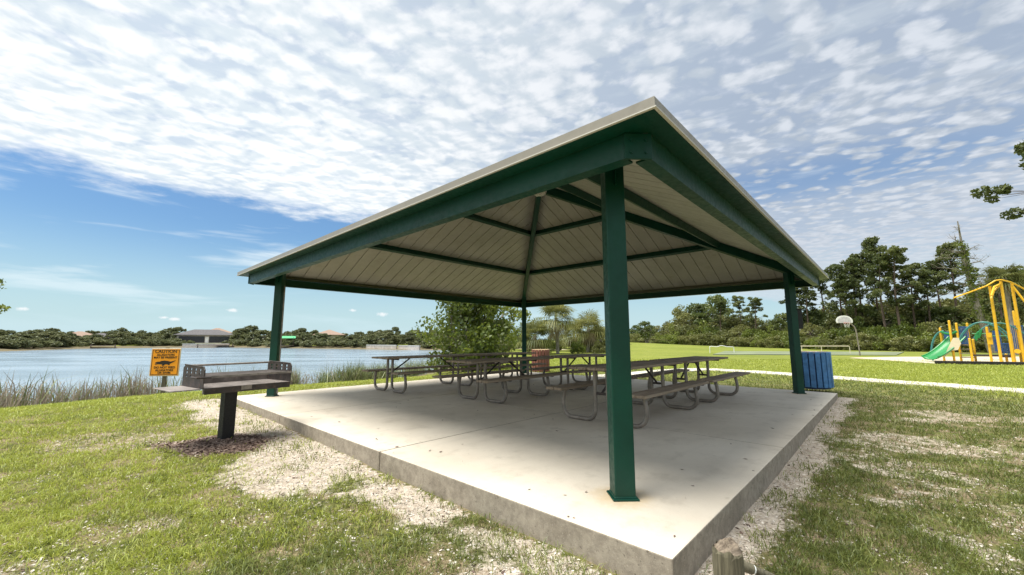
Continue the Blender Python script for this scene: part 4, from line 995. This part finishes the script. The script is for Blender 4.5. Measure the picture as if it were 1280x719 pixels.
palm(1300, 41, 345, 1.7, 'lower palm at the right edge behind the yellow frame', 8)
random.seed(21)
for px, dd, ty, kk, lab in ((655, 52, 404, 'round1', 'round tree just behind the rear post'), (625, 66, 398, 'round0', 'leafy tree between the shore tree and the rear post'), (608, 72, 407, 'olive1', 'olive tree on the lake bank behind the shore tree'), (645, 58, 412, 'bright0', 'bright bush left of the rear post'), (683, 44, 418, 'bright1', 'bush behind the red bin'), (722, 43, 421, 'bright0', 'yellow-green bush at the foot of the palms'), (705, 56, 412, 'olive0', 'olive tree behind the tallest palm'), (740, 47, 420, 'under0', 'scrubby bush below the shaggy palm'), (760, 58, 408, 'under1', 'dark bush hidden behind the front post'), (775, 64, 412, 'olive0', 'olive tree hidden by the front post'), (665, 47, 421, 'bright1', 'leafy bush in front of the low yellowish palm'), (690, 50, 414, 'under1', 'olive bush between the red bin and the tallest palm'), (735, 52, 410, 'bright1', 'tall yellow-green bush behind the shaggy palm'), (632, 50, 424, 'under0', 'low scrub left of the rear post'), (748, 44, 425, 'under1', 'lowest bush beside the front post'), (612, 40, 428, 'under1', 'scrub beside the leaning shore tree'), (808, 76, 402, 'round2', 'dark round tree just right of the front post'), (792, 72, 413, 'under0', 'low bush beside the dark round tree')):
    z0 = h(*at_depth(px, dd)[:2]); H = (425.2 - ty) * dd / FPX + CAM[2] - z0; sh = kk.startswith(('bright', 'under'))
    place(kk, px, dd, H, H * random.uniform(.95, 1.25), lab, 'shrub' if sh else 'tree', None, refH=(3.8 if kk.startswith('bright') else 4.2) if sh else 7.6, refW=5. if sh else 6.)
# broad shore tree by the water
mb, V = round_tree(4.6, 4.6, 33, 66, .125, .02, 170, .075)
t = build_tree('shore_tree', mb, M['barkg'], V, M['leafm']); p = at_depth(583, 20.5); t.location = (p[0], p[1], h(p[0], p[1]) - .1); tag(t, 'leafy multi-stemmed tree at the lake edge behind the tables', 'tree')
t.scale = (.98, .98, 1.07)
random.seed(4); mb = MB(); parts = []
tr = limb(mb, (0, 0, -.2), (1.1, .3, 3.2), .07, .03, .1, 6, 6)
for i in range(24):
    e = tr[random.randint(3, 6)] + Vector((random.uniform(-1.3, 1.2), random.uniform(-1, 1), random.uniform(-.4, 1.2))); limb(mb, tr[random.randint(2, 5)], e, .03, .008, .15, 4, 4); parts.append(leaf_quads(clump(e, (.38, .38, .3), 60), .12, 1.5))
t = build_tree('shore_tree', mb, M['barkg'], merge(parts), M['leafm']); p = at_depth(606, 21.5); t.location = (p[0], p[1], h(p[0], p[1])); tag(t, 'thin open-crowned tree leaning over left of the rear post', 'tree')

# leaf sprig entering at the left edge: part of a tree outside the frame
random.seed(8); mb = MB(); parts = []; p = at_depth(-38, 9.); z = h(p[0], p[1]); tr = limb(mb, (0, 0, -.2), (-.2, 0, 3.4), .08, .03, .06, 6, 7)
for i in range(26):
    e = Vector((random.uniform(-1.6, .42), random.uniform(-.8, .8), random.uniform(1.9, 3.8) if i else 2.3)); 
    if i == 0: e = Vector((.60, 0, 2.30))
    limb(mb, tr[random.randint(3, 6)], e, .02, .006, .1, 4, 4); parts.append(leaf_quads(clump(e, (.10, .10, .07) if i == 0 else (.22, .22, .16), 26 if i == 0 else 50), .055, 1.6))
t = build_tree('small_tree', mb, M['barkg'], merge(parts), M['leafm']); t.location = (p[0], p[1], z); tag(t, 'tip of a leafy twig poking in at the left edge over the lake', 'tree')

# ------------------------------------------------------------------ houses and things over the lake
def house(px, depth, wd, dp, wallh, roofh, roofm, label, base, name='lake_house', lanai=False, over=.5, rz=None):
    p = at_depth(px, depth); t = thing(name, label, 'house', (p[0], p[1], base), math.atan2(CAM[0] - p[0], p[1] - CAM[1]) * 1.0 if rz is None else rz)
    wl = MB(); wl.box((0, 0, wallh / 2), (wd, dp, wallh)); obj('wall', wl, M['stucco'], t)
    r = MB(); a, b = wd / 2 + over, dp / 2 + over; rg = max(.1, a - b); z0 = wallh + .003
    r.add([(-a, -b, z0), (a, -b, z0), (a, b, z0), (-a, b, z0), (-a, -b, z0 + .18), (a, -b, z0 + .18), (a, b, z0 + .18), (-a, b, z0 + .18), (-rg, 0, z0 + roofh), (rg, 0, z0 + roofh)],
          [(0, 3, 2, 1), (0, 1, 5, 4), (1, 2, 6, 5), (2, 3, 7, 6), (3, 0, 4, 7), (4, 5, 9, 8), (6, 7, 8, 9), (5, 6, 9), (7, 4, 8)]); obj('roof', r, roofm, t)
    if lanai:
        for (x0, x1) in ((-wd * .44, -wd * .02), (wd * .06, wd * .46)):
            s = MB(); s.box(((x0 + x1) / 2, -dp / 2 - .06, wallh * .47), (x1 - x0, .06, wallh * .8)); sc_ = obj('screen_opening', s, M['screen'], t)
            f = MB(); n = 6
            for i in range(n + 1): f.box((x0 + (x1 - x0) * i / n, -dp / 2 - .11, wallh * .47), (.07, .05, wallh * .8))
            f.box(((x0 + x1) / 2, -dp / 2 - .11, wallh * .87), (x1 - x0, .05, .08)); obj('mullions', f, M['dark'], sc_)
        d = MB(); d.box((wd * .02, -dp / 2 - .05, 1.0), (.9, .06, 2.0)); obj('door', d, M['white'], t)
        d = MB(); d.box((0, -dp / 2 - 1.6, .10), (wd * 1.05, 3.0, .2)); obj('terrace', d, M['seawall'], t)
    else:
        for x in (-wd * .25, wd * .25):
            f = MB(); f.box((x, -dp / 2 - .03, wallh * .5), (wd * .2, .06, wallh * .4)); obj('window', f, M['screen'], t)
    return t
hd_ = shore_depth(257) + 14
hz = h(*at_depth(257, hd_)[:2])
house(257, hd_, 15.5, 9, 2.6, 2.0, M['roofg'], 'grey-roofed lake house with a long dark screened porch', max(hz, .12), lanai=True)
house(271, hd_ + 14, 9, 8, 3.3, 2.0, M['rooft'], 'tan-roofed house behind the grey-roofed lake house', max(hz, .12) + .2)
hd2 = shore_depth(100) + 18
house(99, hd2, 9, 8, 2.5, 1.9, M['rooft'], 'small house with pale roof showing above the far trees at left', -.5); house(126, hd2 + 2, 8, 7, 2.4, 1.6, M['roofg'], 'small grey house half hidden in the far trees at left', -.6)
house(411, shore_depth(411) + 20, 8, 9, 3.2, 1.8, M['rooft'], 'house whose tan roof peeps above trees right of the left post', -.6)
def seawall(x0, x1, dd, hgt, label, gaps=None):
    a = at_depth(x0, dd[0]); b = at_depth(x1, dd[1]); mb = MB(); t = thing('seawall', label, 'seawall', (a[0], a[1], WATER_Z))
    d = Vector((b[0] - a[0], b[1] - a[1], 0)); mb.beam(Vector((0, 0, hgt / 2 - .2)), d + Vector((0, 0, hgt / 2 - .2)), .35, hgt + .4); obj('wall', mb, M['seawall'], t)
    cp = MB(); cp.beam(Vector((0, 0, hgt + .04)), d + Vector((0, 0, hgt + .04)), .5, .1); obj('cap', cp, M['white'], t)
seawall(459, 496, (shore_depth(459) - 2.6, shore_depth(496) - 2.6), .95, 'longer pale seawall section across the lake, seen left of the first table')
seawall(499, 525, (shore_depth(499) - 2.4, shore_depth(525) - 2.4), .85, 'shorter pale seawall section next to the longer one')
seawall(229, 287, (shore_depth(229) - 2, shore_depth(287) - 2), 1.05, 'seawall in front of the grey-roofed lake house')
def dock(px, dd, wd, label, roof=None):
    p = at_depth(px, dd); t = thing('boat_dock', label, 'dock', (p[0], p[1], WATER_Z), math.atan2(CAM[0] - p[0], p[1] - CAM[1]))
    mb = MB(); mb.box((0, 0, .7), (wd, 2.6, .12)); obj('deck', mb, M['plank'], t)
    for sx in (-1, 1):
        for sy in (-1, 1):
            l = MB(); l.tube([(sx * wd * .46, sy * 1.2, -.5), (sx * wd * .46, sy * 1.2, 3.0 if roof else 1.1)], .1, 6); obj('piling', l, M['bark'], t)
    if roof:
        r = MB(); a, b = wd / 2 + .3, 1.8; r.add([(-a, -b, 2.7), (a, -b, 2.7), (a, b, 2.7), (-a, b, 2.7), (-a, 0, 3.3), (a, 0, 3.3)], [(0, 3, 2, 1), (0, 1, 5, 4), (2, 3, 4, 5), (1, 2, 5), (3, 0, 4)]); obj('roof', r, roof, t)
dock(270, shore_depth(270) - 4, 9, 'dark wooden dock on the water below the grey-roofed lake house')
dock(356, shore_depth(356) - 1.5, 4.6, 'small dock shelter with a bright green roof across the lake', paint('dock_roof_green', (.08, .42, .18), .5))
dock(130, shore_depth(130) - 2.5, 5, 'low dark dock on the far bank left of the orange sign')

# ------------------------------------------------------------------ ground cover
def blades(pos, hgt, wid, lean, bend=1.):
    n = len(pos); az = rng.uniform(0, 2 * PI, n); dx, dy = np.cos(az), np.sin(az); f = rng.uniform(0, 2 * PI, n); wx, wy = np.cos(f) * wid / 2, np.sin(f) * wid / 2
    z = np.zeros(n); a = pos - np.stack([wx, wy, z], 1); b = pos + np.stack([wx, wy, z], 1)
    l1 = lean * .35; mid = pos + np.stack([dx * l1 * hgt, dy * l1 * hgt, hgt * .6], 1); tip = pos + np.stack([dx * lean * hgt * bend, dy * lean * hgt * bend, hgt * np.clip(1 - .35 * lean, .25, 1)], 1)
    c = mid + np.stack([wx, wy, z], 1) * .8; d = mid - np.stack([wx, wy, z], 1) * .8
    v = np.stack([a, b, c, d, d, c, tip + np.stack([wx, wy, z], 1) * .12, tip - np.stack([wx, wy, z], 1) * .12], 1)
    v = np.stack([a, b, c, d, tip + np.stack([wx, wy, z], 1) * .12, tip - np.stack([wx, wy, z], 1) * .12], 1).reshape(-1, 3)
    k = np.arange(n)[:, None] * 6; q_ = np.concatenate([k + np.array([[0, 1, 2, 3]]), k + np.array([[3, 2, 4, 5]])], 0); return v, q_
def scatter(n, dmin, dmax, xpad=1.10, power=1.0):
    # positions round the camera's field of view, out to the sides as well, denser near
    t = rng.random(n); dep = dmin * (dmax / dmin) ** t if power == 1. else dmin + (dmax - dmin) * t
    lat = rng.uniform(-1, 1, n) * (dep * 1.272 * xpad + .6)
    f2 = np.array([math.sin(YAW), math.cos(YAW)]); r2_ = np.array([math.cos(YAW), -math.sin(YAW)])
    return CAM[0] + f2[0] * dep + r2_[0] * lat, CAM[1] + f2[1] * dep + r2_[1] * lat, dep
x, y, dep = scatter(760000, 1.5, 30)
keep = (pad_dist(x, y) > .015) & (lake_sd(x, y) > 2.0); x, y, dep = x[keep], y[keep], dep[keep]
ba, mu = cover(x, y)
tuft = fbm(x, y, .16, 50, 3); prob = (1 - ss(ba + (tuft - .5) * .9, .25, .62)) * (1 - ss(mu, .2, .5)); prob = prob * (.30 + 1.1 * ss(tuft, .36, .60)) + .085 * ss(tuft, .40, .62) * (mu < .3) + .008
keep = rng.random(len(x)) < prob; x, y, dep, tuft, ba = x[keep], y[keep], dep[keep], tuft[keep], ba[keep]
pos = np.stack([x, y, h_raw(x, y) - .004], 1); hg = (.020 + .05 * rng.random(len(x)) ** 1.6) * (.6 + 1.0 * tuft) * (1 + .35 * ss(dep, 4, 12)); wd = .0034 * (1 + .26 * np.clip(dep - 2, 0, 28))
lush = ss(x * -.35 + (y + 6.5) * .42 + 2.6 * (fbm(x, y, 1.6, 95, 3) - .5), .6, 2.0) * ss(x, 3.5, -1) + ss(np.hypot(x, y), 9, 13)
isl = rng.random(len(x)) < lush; isl2 = (~isl) & (rng.random(len(x)) < .72)
for nm, k_, mt_ in (('lawn_grass', isl, M['grass']), ('worn_turf', isl2, M['worn'])):
    v, q_ = blades(pos[k_], hg[k_], (wd * rng.uniform(.7, 1.4, len(x)))[k_], rng.uniform(.25, 1.7, len(x))[k_])
    tag(npmesh(nm, v, q_, mt_), kind='stuff')
# coarse tussocks hugging the slab edge
x, y, dep = scatter(160000, 1.6, 12); pdv = pad_dist(x, y); tf = fbm(x, y, .30, 61, 2)
keep = (pdv > .02) & (pdv < 2.8) & (tf > .60) & (cover(x, y)[1] < .4) & (rng.random(len(x)) < .6); x, y, dep = x[keep], y[keep], dep[keep]
pos = np.stack([x, y, h_raw(x, y) - .004], 1); v, q_ = blades(pos, rng.uniform(.03, .085, len(x)), .0042 * (1 + .2 * np.clip(dep - 2, 0, 10)), rng.uniform(.3, 1.5, len(x)))
tag(npmesh('tussock_grass', v, q_, M['worn']), kind='stuff')
# chips of shell near the slab, mulch on the mound
def chips(name, n, fn, sz, mt, dmax=11.):
    x, y, dep = scatter(n, 1.5, dmax); w_ = fn(x, y); keep = (rng.random(len(x)) < w_) & (pad_dist(x, y) > .01); x, y, dep = x[keep], y[keep], dep[keep]
    v, q_ = leaf_quads(np.stack([x, y, h_raw(x, y) + sz * .25], 1), sz, 1.6, .6); v = v.reshape(-1, 4, 3); c = v.mean(1, keepdims=True); v = c + (v - c) * np.array([1, 1, .45]); tag(npmesh(name, v.reshape(-1, 3), q_, mt), kind='stuff')
chips('shell_gravel', 200000, lambda x, y: np.clip(cover(x, y)[0] * .8, 0, 1) * (cover(x, y)[1] < .5) * (pad_dist(x, y) < 2.6), .014, M['shell'])
chips('mulch', 420000, lambda x, y: ss(cover(x, y)[1], .05, .9), .026, M['mulch'])
chips('dead_leaf_litter', 60000, lambda x, y: .05 * (cover(x, y)[0] > .15), .022, M['mulch'])
# dead leaves and seed litter blown on to the slab
lx = rng.uniform(-HALF, HALF, 900); ly = rng.uniform(-HALF, HALF, 900); edge_ = np.minimum(HALF - np.abs(lx), HALF - np.abs(ly)); kk_ = rng.random(900) < .10 + .5 * np.exp(-edge_ / .35); lx, ly = lx[kk_] * .995, ly[kk_] * .995
wx, wy = (lx - ly) / S2, (lx + ly) / S2
v, q_ = leaf_quads(np.stack([wx, wy, np.full(len(wx), .006)], 1), .022, 1.8, .6); v = v.reshape(-1, 4, 3); c = v.mean(1, keepdims=True); v = c + (v - c) * np.array([1, 1, .25]); tag(npmesh('fallen_leaves', v.reshape(-1, 3), q_, M['mulch']), kind='stuff')
# clover flowers
fl = []
random.seed(12)
for _ in range(70):
    xx, yy, _d = scatter(1, 1.7, 5.5); 
    if float(pad_dist(xx, yy)[0]) < .5 or xx[0] < .3: continue
    fl.append((xx[0], yy[0], float(h_raw(xx, yy)[0]) + .045))
if fl:
    v, q_ = leaf_quads(np.repeat(np.array(fl), 5, 0) + rng.normal(size=(len(fl) * 5, 3)) * .0025, .011, 1.); tag(npmesh('clover_flowers', v, q_, M['petal']), kind='stuff')
# reeds along the near bank
def reeds(name, segs, mt, n, hr_, kind_l, wdt=.016):
    xs, ys, hs = [], [], []
    for (px0, px1, amt) in segs:
        m_ = int(n * amt); px_ = rng.uniform(px0, px1, m_); dd = np.zeros(m_)
        for i in range(m_):
            d = ray(px_[i], 425); f2 = np.array([math.sin(YAW), math.cos(YAW), 0]); dd[i] = 1 / (d @ f2); 
            # find the bank on this line
            key = round(px_[i] / 8) * 8
            if key not in bankc:
                bankc[key] = next((s for s in np.arange(8, 40, .2) if float(lake_sd(*[np.array([c]) for c in at_depth(key, s)[:2]])[0]) < .3), 30.)
            q0 = at_depth(px_[i], bankc[key] + rng.normal() * .55 - .35); xs.append(q0[0]); ys.append(q0[1])
    x = np.array(xs); y = np.array(ys); cl = fbm(x, y, .7, 71, 3); keep = rng.random(len(x)) < ss(cl, .38, .60) + .06; x, y, cl = x[keep], y[keep], cl[keep]
    pos = np.stack([x, y, np.maximum(h_raw(x, y), WATER_Z - .1)], 1); hg = rng.uniform(*hr_, len(x)) * (.55 + .75 * cl)
    v, q_ = blades(pos, hg, wdt * rng.uniform(.6, 1.5, len(x)), rng.uniform(.05, 1.1, len(x)) ** 1.2); tag(npmesh(name, v, q_, mt), kind='stuff')
bankc = {}
reeds('dry_reeds', [(-60, 95, .34), (95, 120, .05), (112, 200, .22), (200, 345, .10), (360, 400, .16), (400, 600, .16)], M['reed'], 5200, (.3, 1.15), 'dry', .02)
reeds('green_reeds', [(-60, 200, .10), (340, 400, .08), (400, 500, .50), (500, 600, .2), (200, 340, .06)], M['reedg'], 9000, (.4, 1.25), 'green', .02)

# ------------------------------------------------------------------ labels of look-alikes: say which one
ORD = ['first', 'second', 'third', 'fourth', 'fifth', 'sixth', 'seventh', 'eighth', 'ninth', 'tenth', 'eleventh', 'twelfth', 'thirteenth', 'fourteenth', 'fifteenth', 'sixteenth', 'seventeenth', 'eighteenth', 'nineteenth', 'twentieth']
same = {}
for o in C.objects:
    if 'label' in o and o.parent is None: same.setdefault(o['label'], []).append(o)
for lab, os_ in same.items():
    if len(os_) < 2: continue
    os_.sort(key=lambda o: math.atan2(o.location.x - CAM[0], o.location.y - CAM[1]))
    for i, o in enumerate(os_): o['label'] = f"{ORD[i] if i < 20 else 'twenty-' + ORD[i - 20]} from left {lab}"
